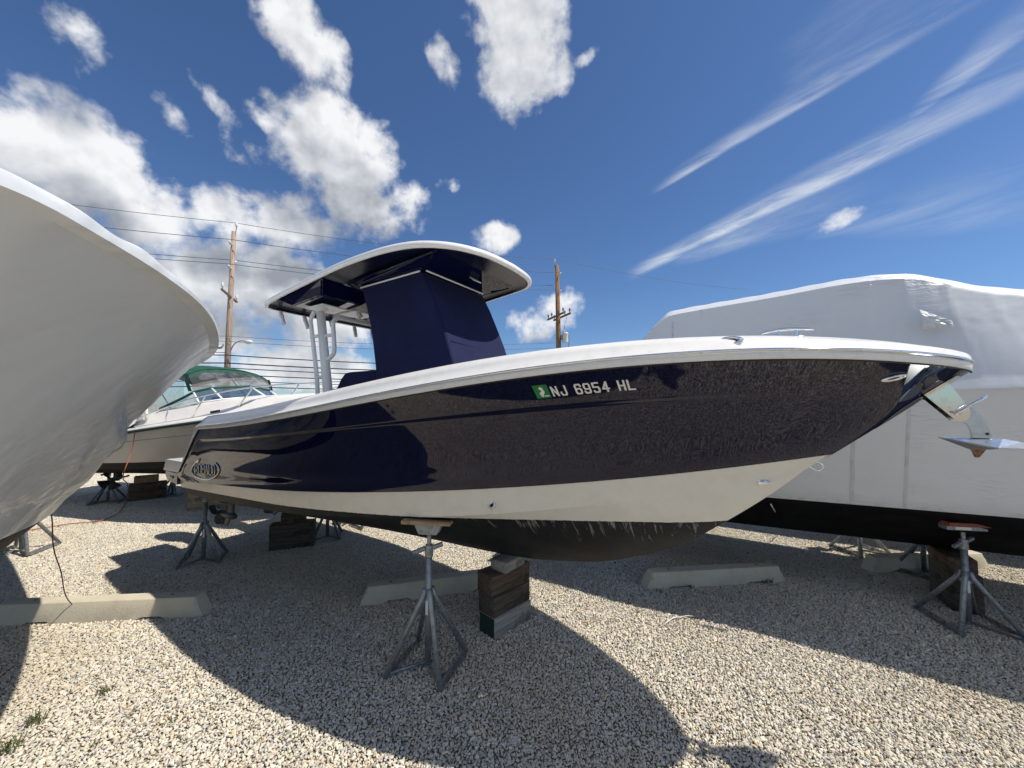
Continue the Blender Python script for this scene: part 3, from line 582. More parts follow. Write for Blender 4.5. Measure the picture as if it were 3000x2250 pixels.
# hardtop
def zrim(u): return pc(u, [1.35, 1.45, 2.2, 3.1, 3.8, 4.36, 4.5], [3.275, 3.285, 3.375, 3.475, 3.515, 3.47, 3.45])
OUT = smoothpath([(1.40, 0, 0), (1.405, .6, 0), (1.42, .84, 0), (1.50, .935, 0), (1.75, .965, 0), (2.4, .965, 0), (3.1, .955, 0), (3.6, .90, 0), (3.95, .80, 0), (4.2, .63, 0), (4.34, .36, 0), (4.38, 0, 0)], 6)
OUT = [(p.x, p.y) for p in OUT]; OUT = OUT + [(u, -v) for u, v in OUT[-2:0:-1]]; nO = len(OUT)
def hring(k, dz_, dome=0.):
    cu = 2.9; r_ = []
    for u, v in OUT:
        uu = cu + (u - cu) * k; vv = v * k; r_.append((uu, -vv, float(zrim(cu + (u - cu) * min(k, 1))) + dz_ + dome * (1 - k * k)))
    return r_ + [r_[0]]
ht = MB().grid([hring(.975, -.028), hring(.99, -.032), hring(1., -.026), hring(1.006, -.008), hring(1.004, .012), hring(.992, .030), hring(.965, .042), hring(.9, .055, .02), hring(.7, .06, .05), hring(.35, .06, .07), hring(.01, .06, .075)]).build('hardtop', M['white'], boat, smooth=True)
und = MB().grid([hring(.974, -.027), hring(.962, -.002), hring(.93, .006), hring(.86, .004), hring(.7, .002), hring(.4, .002), hring(.01, .002)]).build('underside', M['navyunder'], ht, angle=25)
zz = lambda u: float(zrim(u)) + .003
MB().frustum([(2.68, -.50, 3.418), (3.66, -.50, 3.430), (3.66, .50, 3.430), (2.68, .50, 3.418)], [(2.50, -.66, zz(2.5)), (3.98, -.66, zz(3.9)), (3.98, .66, zz(3.9)), (2.50, .66, zz(2.5))]).build('overhead_box', M['navy'], ht, bevel=.012, smooth=False)
for sgn in (-1, 1):
    q = MB(); q.tube([(2.62, sgn * .625, zz(2.62) - .012), (3.90, sgn * .645, zz(3.85) - .016), (3.72, sgn * .53, 3.432)], .008, 6); q.build('panel_trim', M['navy'], ht, smooth=True)
    MB().frustum([(1.86, sgn * .80, 3.245), (2.42, sgn * .80, 3.285), (2.42, sgn * .30, 3.285), (1.86, sgn * .30, 3.245)], [(1.72, sgn * .90, zz(1.72)), (2.58, sgn * .90, zz(2.58)), (2.58, sgn * .16, zz(2.58)), (1.72, sgn * .16, zz(1.72))]).build('mounting_pod', M['navy'], ht, bevel=.012)
    MB().box(1.95, 2.30, sgn * .55 - .16, sgn * .55 + .16, 3.222, 3.238, Matrix.Translation((0, 0, 0)), .005).build('mounting_plate', M['whitetube'], ht)
MB().box(-.04, .04, -.07, .07, -.006, .006, Matrix.Translation((3.83, .08, 3.455)) @ Matrix.Rotation(R(38), 4, 'Y'), .004).build('courtesy_light', M['label_white'], ht)
MB().box(1.98, 2.32, -.30, .02, 3.232, 3.246, None, .006).build('speaker_panel', M['whitetube'], ht)
# hardtop legs and their grab rails
for sgn in (-1, 1):
    MB().tube([(2.36, sgn * .60, 1.6), (2.26, sgn * .60, 2.30), (2.08, sgn * .60, 3.21)], [.052, .052, .047], 16).build('hardtop_leg', M['whitetube'], boat, smooth=True)
    MB().lathe([(.085, 3.205), (.085, 3.222), (.06, 3.19)], 18, Matrix.Translation((2.085, sgn * .60, 0))).build('leg_flange', M['whitetube'], boat)
    g = MB(); g.tube(smoothpath([(2.16, sgn * .64, 1.6), (2.13, sgn * .64, 2.3), (1.98, sgn * .64, 2.98), (1.955, sgn * .64, 3.1), (1.99, sgn * .62, 3.2)], 6), .024, 12)
    g.tube([(2.10, sgn * .64, 2.42), (2.24, sgn * .61, 2.42)], .02, 10); g.tube([(2.0, sgn * .64, 2.9), (2.16, sgn * .61, 2.9)], .02, 10)
    g.tube(smoothpath([(2.20, sgn * .60, 2.60), (2.30, sgn * .58, 2.66), (2.325, sgn * .57, 2.74), (2.29, sgn * .57, 3.0), (2.275, sgn * .55, 3.07), (2.275, sgn * .50, 3.112), (2.275, sgn * .42, 3.118), (2.275, 0, 3.118)], 5), .024, 12)
    g.tube([(2.15, sgn * .60, 2.90), (2.30, sgn * .572, 2.90)], .02, 10); g.build('grab_rail', M['whitetube'], boat, smooth=True)
    MB().lathe([(.02, 3.12), (.02, 3.17), (.042, 3.185), (.042, 3.20), (.025, 3.23)], 16, Matrix.Translation((2.275, sgn * .22, 0))).build('rail_post', M['whitetube'], boat, smooth=True)
for y in (-.72, -.42, -.05, .32, .62):
    p0 = Vector((1.43, y, 3.24)); dv_ = Vector((-.42, .10 * (1 if y > 0 else -1), 1)).normalized()
    q = MB(); q.tube([p0 - dv_ * .16, p0 + dv_ * .14], .024, 14); q.tube([p0 - dv_ * .06, p0 - dv_ * .035], .028, 14); q.build('rod_holder', M['whitetube'], boat, angle=40)

# things fixed on the topsides
tt_d = np.linspace(0, 1, 1500)
def on_side(u, s, off=.003):
    us_ = cD(tt_d)[:, 0] * (1 - s) + cE(tt_d)[:, 0] * s; t = float(np.interp(u, us_, tt_d))
    f = lambda a, b: side(np.array([a]), np.array([b]))[0]
    p = f(t, s); e1 = f(min(t + 2e-3, 1), s) - f(max(t - 2e-3, 0), s); e2 = f(t, min(s + .01, 1)) - f(t, max(s - .01, 0)); n = np.cross(e1, e2); n /= np.linalg.norm(n)
    if n[1] < 0: n = -n
    p = p + n * off; return np.array([p[0], -p[1], p[2]]), np.array([n[0], -n[1], n[2]])
def hgt(u):
    t = float(np.interp(u, cD(tt_d)[:, 0], tt_d)); return np.linalg.norm(cD(np.array([t]))[0] - cE(np.array([t]))[0])
def on_hull(verts2, u0, s0, off):            # maps flat (x, y) artwork in metres on to the hull, x forward and y up
    return [on_side(u0 + x, s0 - y / hgt(u0 + x), off + z)[0] for x, y, z in verts2]
def text_mesh(txt, size, space=1., bold=0., shear=0.):
    cu = bpy.data.curves.new('txt', 'FONT'); cu.body = txt; cu.size = size; cu.space_character = space; cu.offset = bold; cu.shear = shear; cu.resolution_u = 3
    ob = bpy.data.objects.new('txt', cu); C.objects.link(ob); dg = bpy.context.evaluated_depsgraph_get(); me = ob.evaluated_get(dg).to_mesh()
    v = [tuple(p.co) for p in me.vertices]; f = [tuple(p.vertices) for p in me.polygons]; ob.evaluated_get(dg).to_mesh_clear(); bpy.data.objects.remove(ob); bpy.data.curves.remove(cu); return v, f
def put_text(name, txt, width, height, u0, s0, m, parent, off=.003, bold=.0, raised=0., space=1.):
    v, f = text_mesh(txt, 1., space, bold); a = np.array(v); lo = a.min(0); hi = a.max(0); a = (a - lo) / np.maximum(hi - lo, 1e-6) * np.array([width, height, 0])
    flat = on_hull([(x, y, 0) for x, y, _ in a], u0, s0, off); mb = MB().add(flat, f)
    o = mb.build(name, m, parent)
    if raised: md = o.modifiers.new('thick', 'SOLIDIFY'); md.thickness = raised; md.offset = 0
    return o
STR = {'N': [((0, 0), (0, 1)), ((0, 1), (1, 0)), ((1, 0), (1, 1))], 'J': [((1, 1), (1, .16)), ((1, .16), (.84, 0)), ((.84, 0), (.2, 0)), ((.2, 0), (0, .18)), ((0, .18), (0, .34))], 'H': [((0, 0), (0, 1)), ((1, 0), (1, 1)), ((0, .5), (1, .5))], 'L': [((0, 1), (0, 0)), ((0, 0), (1, 0))],
       '6': [((1, .80), (1, .86)), ((1, .86), (.86, 1)), ((.86, 1), (.14, 1)), ((.14, 1), (0, .86)), ((0, .86), (0, .14)), ((0, .14), (.14, 0)), ((.14, 0), (.86, 0)), ((.86, 0), (1, .14)), ((1, .14), (1, .42)), ((1, .42), (.86, .55)), ((.86, .55), (0, .55))],
       '9': [((0, .20), (0, .14)), ((0, .14), (.14, 0)), ((.14, 0), (.86, 0)), ((.86, 0), (1, .14)), ((1, .14), (1, .86)), ((1, .86), (.86, 1)), ((.86, 1), (.14, 1)), ((.14, 1), (0, .86)), ((0, .86), (0, .58)), ((0, .58), (.14, .45)), ((.14, .45), (1, .45))],
       '5': [((1, 1), (0, 1)), ((0, 1), (0, .56)), ((0, .56), (.86, .56)), ((.86, .56), (1, .42)), ((1, .42), (1, .14)), ((1, .14), (.86, 0)), ((.86, 0), (.14, 0)), ((.14, 0), (0, .16))], '4': [((.78, 0), (.78, 1)), ((.78, 1), (0, .30)), ((0, .30), (1.12, .30))]}
def block(ch, x, w, h, t):                   # flat strokes of one block letter
    mb_v, mb_f = [], []
    for k, ((ax, ay), (bx, by)) in enumerate(STR[ch]):
        a = Vector((x + t / 2 + ax * (w - t), t / 2 + ay * (h - t))); b = Vector((x + t / 2 + bx * (w - t), t / 2 + by * (h - t))); d_ = (b - a).normalized(); n = Vector((-d_.y, d_.x)) * t / 2; a = a - d_ * t * .42; b = b + d_ * t * .42; i = len(mb_v)
        mb_v += [(a.x - n.x, a.y - n.y, k * .00012), (b.x - n.x, b.y - n.y, k * .00012), (b.x + n.x, b.y + n.y, k * .00012), (a.x + n.x, a.y + n.y, k * .00012)]; mb_f.append((i, i + 1, i + 2, i + 3))
    return mb_v, mb_f
x = 0.
for ch in 'NJ 6954 HL':
    if ch == ' ': x += .040; continue
    v_, f_ = block(ch, x, .042, .080, .0115); x += .0525
    MB().add(on_hull(v_, 5.258, .172, .0025), f_).build('registration_character', M['label_white'], hull)
sq = [(0, 0), (.092, 0), (.092, .104), (0, .104)]
su, ss0 = 5.152, .178
MB().add(on_hull([(x, y, 0) for x, y in sq], su, ss0, .002), [(0, 1, 2, 3)]).build('registration_sticker', M['sticker_green'], hull)
stk = bpy.data.objects['registration_sticker']
nj = [(.030, .020), (.042, .010), (.050, .018), (.052, .030), (.060, .042), (.064, .058), (.058, .068), (.060, .082), (.046, .090), (.036, .084), (.034, .074), (.046, .062), (.040, .056), (.030, .046), (.026, .036), (.034, .028)]
MB().add(on_hull([(x, y, 0) for x, y in nj], su, ss0, .0035), [tuple(range(len(nj)))]).build('state_outline', M['label_white'], stk)
MB().add(on_hull([(x, y, 0) for x, y in [(.054, .014), (.084, .014), (.084, .022), (.054, .022)]], su, ss0, .0035), [(0, 1, 2, 3)]).build('sticker_strip', M['label_white'], stk)
# maker's emblem at the quarter: an open ring round raised letters
eu0, es0 = .835, .735
ring = MB(); pth = []
for a in np.linspace(R(128), R(400), 60): pth.append((.375 * math.cos(a), .122 * math.sin(a)))
for off_r, rad in ((0, .0085), (-.02, .004)):
    P = [on_side(eu0 + x * (1 + off_r), es0 - y * (1 + off_r * 2.5) / hgt(eu0), .006)[0] for x, y in pth]; ring.tube(P, rad, 8)
P = [on_side(eu0 + x, es0 - y / hgt(eu0), .006)[0] for x, y in ((-.231, .096), (-.17, .113), (-.13, .128), (-.16, .10), (-.20, .085))]; ring.tube(P, [.009, .010, .003, .008, .008], 8)
em = ring.build('emblem_ring', M['chrome'], hull, smooth=True)
STR.update({'R': [((0, 0), (0, 1)), ((0, 1), (.8, 1)), ((.8, 1), (1, .85)), ((1, .85), (1, .62)), ((1, .62), (.8, .48)), ((.8, .48), (0, .48)), ((.45, .48), (1, 0))], 'O': [((.15, 0), (.85, 0)), ((.85, 0), (1, .12)), ((1, .12), (1, .88)), ((1, .88), (.85, 1)), ((.85, 1), (.15, 1)), ((.15, 1), (0, .88)), ((0, .88), (0, .12)), ((0, .12), (.15, 0))], 'B': [((0, 0), (0, 1)), ((0, 1), (.85, 1)), ((.85, 1), (1, .88)), ((1, .88), (1, .62)), ((1, .62), (.85, .52)), ((.85, .52), (0, .52)), ((.85, .52), (1, .40)), ((1, .40), (1, .12)), ((1, .12), (.85, 0)), ((.85, 0), (0, 0))], 'A': [((0, 0), (.5, 1)), ((.5, 1), (1, 0)), ((.22, .38), (.78, .38))]})
for i, ch in enumerate('ROBALO'):
    q = MB()
    for (ax, ay), (bx, by) in STR[ch]:
        q.tube([on_side(eu0 - .268 + .0935 * i + .066 * (ax + (bx - ax) * t), es0 + .090 - .112 * (ay + (by - ay) * t) / hgt(eu0), .007)[0] for t in (0, .5, 1)], .0068, 6)
    q.build('emblem_letter', M['chrome'], em, smooth=True)
# bow plate of polished stainless round the anchor roller
gridp = []
for i, s in enumerate(np.linspace(.06, .66, 14)):
    w = .955 + .035 * ((s - .30) / .36) ** 2 if s > .30 else .955; w = min(w, .985)
    row = []
    for t in np.linspace(w, .9995, 12): 
        p = side(np.array([t]), np.array([s]))[0]; row.append((p[0] + .002, p[1] + .004, p[2]))
    gridp.append(row)
both(MB(), np.array(gridp)).build('stem_plate', M['chrome'], hull, smooth=True)
def oval(name, u, s, a, b, m, parent, th=.006, tilt=0., hole=None):
    p, n = on_side(u, s, 0.); n = Vector(n); x = Vector((1, 0, 0)); x = (x - n * x.dot(n)).normalized(); y = n.cross(x); Mx = Matrix.Translation(p) @ Matrix((x, y, n)).transposed().to_4x4() @ Matrix.Diagonal((a, b, 1, 1))
    mb = MB(); mb.lathe([(1., -.002), (1., th * .5), (.85, th), (.62, th * .9), (.55, th * .3)], 24, Mx); o = mb.build(name, m, parent, smooth=True)
    if hole: MB().lathe([(.53, th * .3), (.53, th * .45)], 20, Mx).build('opening', hole, o)
    return o
oval('hawse_drain', 6.985, .115, .058, .022, M['chrome'], hull, .014, hole=M['black'])
# outlets on the lower hull
def on_low(px, py, s0=.0, s1=2.):
    d_ = np.array(px_dir(px, py)); best = None
    for s in np.linspace(s0, s1, 120):
        P = low(np.linspace(.1, .99, 500), s); w = B1.P0[None] + P[:, :1] * B1.eu + P[:, 1:2] * B1.en; v = np.concatenate([w, P[:, 2:3] - CAMH], 1); c = (v @ d_) / np.linalg.norm(v, axis=1) / np.linalg.norm(d_); i = int(c.argmax())
        if best is None or c[i] > best[0]: best = (c[i], P[i], s)
    return best[1]
p = on_low(1441, 1478, 0, 1); Mx = Matrix.Translation((p[0], -p[1], p[2])) @ Matrix.Rotation(R(90), 4, 'X') @ Matrix.Rotation(R(-14), 4, 'X')
o = MB().lathe([(.034, -.006), (.034, .006), (.030, .011), (.021, .010), (.020, .003)], 24, Mx).build('through_hull', M['chrome'], boat, smooth=True); MB().lathe([(.0205, -.002), (.0205, .0045)], 20, Mx).build('opening', M['black'], o)
p = on_low(2240, 1413, 1., 2.); q = MB(); cl = []
for a in np.linspace(0, 1, 9):
    cl.append([(p[0] - .035 + .085 * a, -p[1] - .022 * math.sin(b) * (1 - a ** 2.5) - .001, p[2] + .026 * (1 - a ** 2) * math.cos(b)) for b in np.linspace(0, math.pi, 9)])
q.grid(cl); q.build('scoop_strainer', M['chrome'], boat, smooth=True)
# bow eye
bq = [CP(*p) for p in ((2372, 1352), (2392, 1352), (2406, 1358), (2411, 1368), (2405, 1376), (2392, 1377), (2376, 1368), (2362, 1360))]
be = MB(); be.tube(smoothpath([(x, 0, z) for x, y, z in bq], 5), .0065, 10); be.build('bow_eye', M['chrome'], boat, smooth=True)
# cleats and deck fittings
cl = MB(); cb = Vector((6.52, -.45, float(zG(6.52)) + .022)); cl.tube([cb + Vector((x, 0, z)) for x, z in ((-.125, .034), (-.10, .040), (-.04, .047), (.04, .047), (.10, .040), (.125, .034))], [.004, .007, .010, .010, .007, .004], 12)
for x in (-.042, .042): cl.tube([cb + Vector((x, 0, -.01)), cb + Vector((x, 0, .045))], .0085, 10)
cl.box(-.085, .085, -.022, .022, -.012, .004, Matrix.Translation(cb), .004); cl.build('bow_cleat', M['chrome'], boat, angle=40)
gp = B1.isect(2140, 999, lambda u: vD(u) - .05); Mx = Matrix.Translation((gp[0], -gp[1] + .004, gp[2])) @ Matrix.Rotation(R(66), 4, 'X') @ Matrix.Diagonal((.062, .028, 1, 1))
o = MB().lathe([(1., -.01), (1., .006), (.8, .010), (.55, .009), (.5, .0)], 24, Mx).build('flush_cleat', M['chrome'], boat, smooth=True); MB().lathe([(.5, .001), (.5, .005)], 20, Mx).build('opening', M['black'], o)
MB().box(-.06, .06, -.02, .02, 0, .008, Matrix.Translation((6.20, -.55, float(zG(6.2)) + .002)), .003).build('deck_filler', M['chrome'], boat)

# anchor roller arm, drawn in the centre plane
def cpoly(pts): return [(CP(x, y)[0], CP(x, y)[2]) for x, y in pts]
VY = Matrix(((1, 0, 0, 0), (0, 0, -1, 0), (0, 1, 0, 0), (0, 0, 0, 1)))     # (x, y) -> (u, z)
arc = [(2804 + 27 * math.cos(a), 1208 - 27 * math.sin(a)) for a in np.linspace(R(42), R(-140), 12)]
arm = cpoly([(2690, 1150), (2756, 1106)] + arc)
br = None
for y in (-.045, .045):
    o = MB().prism(arm, Matrix.Translation((0, y, 0)) @ VY, .007).build('roller_cheek', M['chrome'], boat, angle=30)
c0 = CP(2793, 1209); MB().tube([(c0[0], -.065, c0[2]), (c0[0], .065, c0[2])], .014, 14).build('roller_pin', M['chrome'], boat, smooth=True)
MB().tube([(c0[0], -.038, c0[2]), (c0[0], -.02, c0[2]), (c0[0], .02, c0[2]), (c0[0], .038, c0[2])], [.03, .018, .018, .03], 14).build('roller', M['black'], boat, smooth=True)
a_, b_ = B1.isect(2793, 1209, .07), B1.isect(2886, 1160, .07); lv = MB(); lv.tube([(a_[0], -.07, a_[2]), (a_[0] + .02, -.085, a_[2] + .004), (b_[0], -.09, b_[2])], [.007, .0085, .0085], 12); lv.build('locking_pin', M['chrome'], boat, smooth=True)
# the anchor itself
anch = B1.root('anchor', 'polished steel plough anchor hanging from the roller on the navy boat\'s bow', 'anchor')
shank = cpoly([(2795, 1205), (2822, 1180), (2845, 1192), (2868, 1212), (2890, 1246), (2900, 1268), (2904, 1282), (2846, 1282), (2843, 1262), (2832, 1243), (2812, 1228)])
MB().prism(shank, VY, .018).build('shank', M['anchor'], anch, angle=30)
h_ = CP(2890, 1271); MB().tube([(h_[0], -.0105, h_[2]), (h_[0], .0105, h_[2])], .0075, 12).build('shank_hole', M['black'], anch)
A = Vector((CP(2750, 1279)[0], 0, CP(2750, 1279)[2])); Rb = Vector((CP(2938, 1285)[0], 0, CP(2938, 1285)[2])); q_ = B1.isect(2925, 1312, .13); Kp = Vector((CP(2850, 1320)[0], 0, CP(2850, 1320)[2])); Rh = Vector((CP(2995, 1296)[0], 0, CP(2995, 1296)[2]))
fl = MB()
for sgn in (-1, 1):
    N_w = Vector((q_[0], sgn * .13, q_[2])); H_w = Vector((Rh.x + .05, sgn * .15, Rh.z - .02)); dn = Vector((0, 0, -.007))
    fl.add([A, N_w, H_w, Rh, Rb, A + dn, N_w + dn, H_w + dn, Rh + dn], [(0, 1, 4), (1, 2, 3, 4), (0, 5, 6, 1), (1, 6, 7, 2), (2, 7, 8, 3), (6, 7, 8)])
    fl.add([A + dn, N_w + dn, Kp, Rh + dn], [(0, 1, 2), (1, 3, 2)])
fl.build('fluke', M['anchor'], anch)
kl = cpoly([(2846, 1316), (2858, 1340), (2866, 1339), (2890, 1312), (2880, 1300), (2845, 1300)]); MB().prism(kl, VY, .03).build('ballast_tip', M['rust'], anch)

# ------------------------------------------------------------------ shrink-wrapped boat beside the wheel stop (its port bow towards the camera)
B2 = Frame(np.array([-1.15, .68]) - 8.0 * eu_, AL)
w2 = B2.root('shrink_wrapped_boat', 'boat sealed in white shrink wrap, its flared bow overhanging the wheel stop with the cord', 'boat')
g2 = 1 - np.linspace(0, 1, 220) ** 1.9                                     # 1 at the bow
k_s = 8.0 * (1 - g2); k_c = 1.25 + 6.75 * (1 - g2)
b_s = pc(k_s, [0, .05, .12, .3, .6, 1, 1.5, 2, 3, 4, 6, 8], [.02, .17, .27, .47, .70, .90, 1.08, 1.20, 1.36, 1.45, 1.50, 1.42]); z_s = pc(k_s, [0, .3, 1.5, 4, 8], [2.600, 2.553, 2.455, 2.39, 2.36])
b_c = pc(k_c, [1.25, 1.35, 1.6, 2, 3, 4, 5, 8], [.01, .10, .26, .46, .78, .98, 1.10, 1.16]); z_c = pc(k_c, [1.25, 2, 3, 4.5, 8], [1.62, 1.55, 1.47, 1.40, 1.32])
kk2 = np.clip(k_s, 0, 8); rise = .45 * sstep(kk2, .1, 2.5)
sc2 = .006 * np.sin(k_s * 9) + .005 * np.sin(k_s * 23 + 1) + .004 * np.sin(k_s * 47 + 2)
rows = [(k_s, 0 * b_s, z_s + .03 + rise), (k_s, b_s * .35, z_s + .03 + rise * .85), (k_s, b_s * .7, z_s + .03 + rise * .45), (k_s, b_s * .90, z_s + .008 + rise * .03 + sc2), (k_s, b_s * .965, z_s + .016 + sc2), (k_s, b_s * .988, z_s + .011 + sc2 * .8), (k_s, b_s, z_s - .002), (k_s, b_s * .999, z_s - .018)]
rgw = np.random.default_rng(11); WV = [(rgw.uniform(1.5, 5.5), rgw.uniform(-9, -3.5), rgw.uniform(0, 6.28), rgw.uniform(.4, 1)) for _ in range(9)]
for w in np.linspace(.03, 1, 46):
    wv = .55 * w + .45 * w ** .55
    fold = np.zeros_like(k_s)
    for fa, fb_, ph_, am in WV: q = np.sin(fa * k_s * 1.6 + fb_ * w * 1.5 + ph_); fold += am * (np.abs(q) ** 6 - .25)
    wl_ = .42 + .10 * (k_s - 1.2); vly = -.060 * np.exp(-((w - wl_) / .075) ** 2) * sstep(k_s, .6, 1.3) + .030 * np.exp(-((w - wl_ - .17) / .05) ** 2) * sstep(k_s, .8, 1.6) - .03 * np.exp(-((w - wl_ - .30) / .05) ** 2) * sstep(k_s, 1., 2.)
    env = .024 * sstep(w, .35, .6) * (1 - .6 * sstep(w, .9, 1.)) * sstep(k_s, .5, 1.4)
    rows.append((k_s + (k_c - k_s) * w, np.maximum(b_s + (b_c - b_s) * wv + fold * env + vly, 0), z_s + (z_c - z_s) * w))
rows.append((k_c + .01, np.maximum(b_c - .055, 0), z_c - .075)); rows.append((k_c + .02, np.maximum(b_c - .10, 0), z_c - .15)); rows.append((k_c + .02, np.maximum(b_c - .115, 0), z_c - .155))
P2 = np.stack([np.stack([8.0 - k, b, z], -1) for k, b, z in rows], 0)
mbw = MB(); mbw.grid(P2); mbw.grid(mir(P2), True); ends = [(8 - r[0][-1], r[1][-1], r[2][-1]) for r in rows]; mbw.add(ends + [(x, -y, z) for x, y, z in ends[::-1]], [tuple(range(2 * len(ends)))])
mbw.build('shrink_wrap', M['wrapnear'], w2, angle=24, weld=True)
z_k = pc(k_c, [1.25, 1.6, 2.2, 3, 8], [1.42, 1.18, .92, .78, .70]); P = np.stack([np.stack([8 - k_c - .02, np.maximum(b_c - .115, 0), z_c - .16], -1), np.stack([8 - k_c - .03, np.maximum(b_c - .115, 0) * .5, (z_c - .16) * .45 + z_k * .55], -1), np.stack([8 - k_c - .04, 0 * b_c, z_k], -1)], 0)
mbw = MB(); mbw.grid(P); mbw.grid(mir(P), True); mbw.build('hull_bottom', M['bpaint'], w2, smooth=True)

# ------------------------------------------------------------------ shrink-wrapped boat beyond the navy bow
o3 = B1.world(4.6, -3.05); B3 = Frame((o3.x, o3.y), AL)
w3 = B3.root('shrink_wrapped_boat', 'tall boat in white shrink wrap with black bottom, standing behind the anchor', 'boat')
u3 = np.concatenate([np.linspace(0, 1.2, 25), np.linspace(1.25, 9.5, 260)]); tp = (1 - np.clip((u3 - 4.6) / 4.92, 0, 1) ** 2.2) ** (1 / 1.5); one3 = np.ones_like(u3)
zt = pc(u3, [0, .06, .55, .85, .90, 1.0, 1.9, 2.75, 2.95, 3.6, 4.6, 6, 9.5], [2.2, 2.24, 2.93, 3.235, 3.265, 3.28, 3.335, 3.39, 3.38, 3.17, 2.98, 2.80, 2.62])
sh = 2.15 + .02 * u3; hem = 1.03 + .028 * u3; top = np.maximum(zt, sh + .1)
rows = [(1.080 * tp, hem), (1.092 * tp, hem + .012)] + [((1.092 + .308 * w ** .9) * tp + .006 * np.sin(u3 * 4.1 + 2 * w), hem + (sh - hem) * w) for w in np.linspace(.12, 1, 10)]
lean = .10 + .20 * sstep(u3, 2.4, 4.2)
rows += [(1.415 * tp, sh + .02), (1.405 * tp, sh + .055)]
rows += [((1.395 - lean * w) * tp + .007 * np.sin(u3 * 5.5 + 3 * w) * np.sin(math.pi * w) + .012 * np.maximum(0, np.sin(u3 * 17 + (u3 - 2.8) * 6 * w)) ** 6 * np.exp(-((u3 - 2.8) / .9) ** 2) * w, sh + .055 + (top - .085 - sh - .055) * w) for w in np.linspace(.06, 1, 24)] + [((1.375 - lean) * tp + .004 * np.sin(u3 * 31) * np.sin(u3 * 7.3), top - .07), ((1.31 - lean) * tp, top - .012 + .0025 * np.sin(u3 * 23)), ((1.24 - lean) * tp, top), (.6 * tp, top + .04), (0 * tp, top + .06)]
P3 = np.stack([np.stack([u3, -v, z], -1) for v, z in rows], 0)
# gathers hang from the fold along the top edge
mbw = MB(); mbw.grid(P3); mbw.grid(mir(P3), True); ends = [tuple(P3[i, 0]) for i in range(len(rows))]; mbw.add(ends + [(x, -y, z) for x, y, z in ends[::-1]], [tuple(range(2 * len(ends)))])
wr3 = mbw.build('shrink_wrap', M['wrap'], w3, angle=40, weld=True)
rows = [(1.078 * tp, hem + .004), (.98 * tp, hem - .03), (.80 * tp, hem - .125), (.60 * tp, hem - .28), (.57 * tp, hem - .31), (0 * tp, hem - .60)]
Pb = np.stack([np.stack([u3, -v, z + .5 * np.clip((u3 - 7) / 2.5, 0, 1) ** 2 * (i / 5)], -1) for i, (v, z) in enumerate(rows)], 0); mbw = MB(); mbw.grid(Pb); mbw.grid(mir(Pb), True)
ends = [tuple(Pb[i, 0]) for i in range(len(rows))]; mbw.add(ends + [(x, -y, z) for x, y, z in ends[::-1]], [tuple(range(2 * len(ends)))]); mbw.build('hull_bottom', M['bpaint'], w3, angle=25, weld=True)
# overlap seams and hem tape of the film
for us_, i0, i1, wd_ in ((2.55, 0, 12, .030), (2.95, 0, 12, .022), (4.4, 0, 14, .03), (.95, 12, 36, .02)):
    i = int(np.argmin(np.abs(u3 - us_))); Q = P3[i0:i1, i] + np.array([0, -.0035, 0]); jit = .004 * np.sin(np.arange(len(Q)) * 2.3)[:, None] * np.array([1, 0, 0])
    MB().grid(np.stack([Q + jit - np.array([wd_ / 2, 0, 0]), Q + jit * .5 + np.array([wd_ / 2, 0, 0])], 0)).build('seam_tape', M['wraptape'], wr3)
Q = P3[1][::4] + np.array([0, -.004, 0]); MB().grid(np.stack([Q, Q + np.array([0, -.008, .035]) + .006 * np.sin(np.arange(len(Q)) * 1.7)[:, None] * np.array([0, 0, 1])], 0)).build('hem_tape', M['wraptape'], wr3)
# the next boat of the row, wholly behind the last one; its shadow falls under it
o5 = B1.world(6.4, -6.5); w5 = B3.root('shrink_wrapped_boat', 'boat in white shrink wrap next in the row, behind the tall wrapped one', 'boat'); w5.location = (o5.x, o5.y, 0)
for ch in list(w3.children):
    c_ = ch.copy(); C.objects.link(c_); c_.parent = w5
# crumpled vent patch taped on the wrap
vp = B3.isect(2745, 935, 1.36); rngp = np.random.default_rng(3); vc = []
for i in range(9):
    for j in range(9):
        a, b = i / 8, j / 8 * (1 - .75 * i / 8); r_ = rngp.uniform(0, .022) if 0 < i < 8 and 0 < j < 8 else 0
        vc.append((vp[0] - .11 + .20 * a + .015 * b, -vp[1] - .012 - r_ * 1.6 - .03 * math.sin(math.pi * b) * (1 - a), vp[2] + .10 - .16 * a * .8 - .19 * b))
fc = [(i * 9 + j, i * 9 + j + 1, (i + 1) * 9 + j + 1, (i + 1) * 9 + j) for i in range(8) for j in range(8)]
MB().add(vc, fc).build('vent_patch', M['wrap'], wr3)

# ------------------------------------------------------------------ express cruiser behind the stern
eu4 = np.array([math.cos(R(14)), -math.sin(R(14))]); B4 = Frame(np.array([-3.9, 7.6]) - 8 * eu4, R(14))
ex = B4.root('express_cruiser', 'cream and white express cruiser with green canvas enclosure, propped behind the navy boat\'s stern', 'boat')
u4 = np.linspace(1.6, 9.3, 80); tp = (1 - np.clip((u4 - 5.2) / 4.12, 0, 1) ** 2.3) ** (1 / 1.5); tpl = (1 - np.clip((u4 - 4.8) / 4.52, 0, 1) ** 1.9) ** (1 / 1.2)
zs = pc(u4, [1.6, 4.8, 5.24, 6.73, 8.2, 9.3], [1.42, 1.575, 1.63, 1.82, 2.03, 2.2]); zb = 1.03 + .05 * (u4 - 4.8) + .75 * np.clip((u4 - 7.2) / 2.1, 0, 1) ** 1.6; zch = zb - .16; zk = np.minimum(.53 + .02 * u4 + 1.1 * np.clip((u4 - 6.6) / 2.7, 0, 1) ** 1.7, zch)
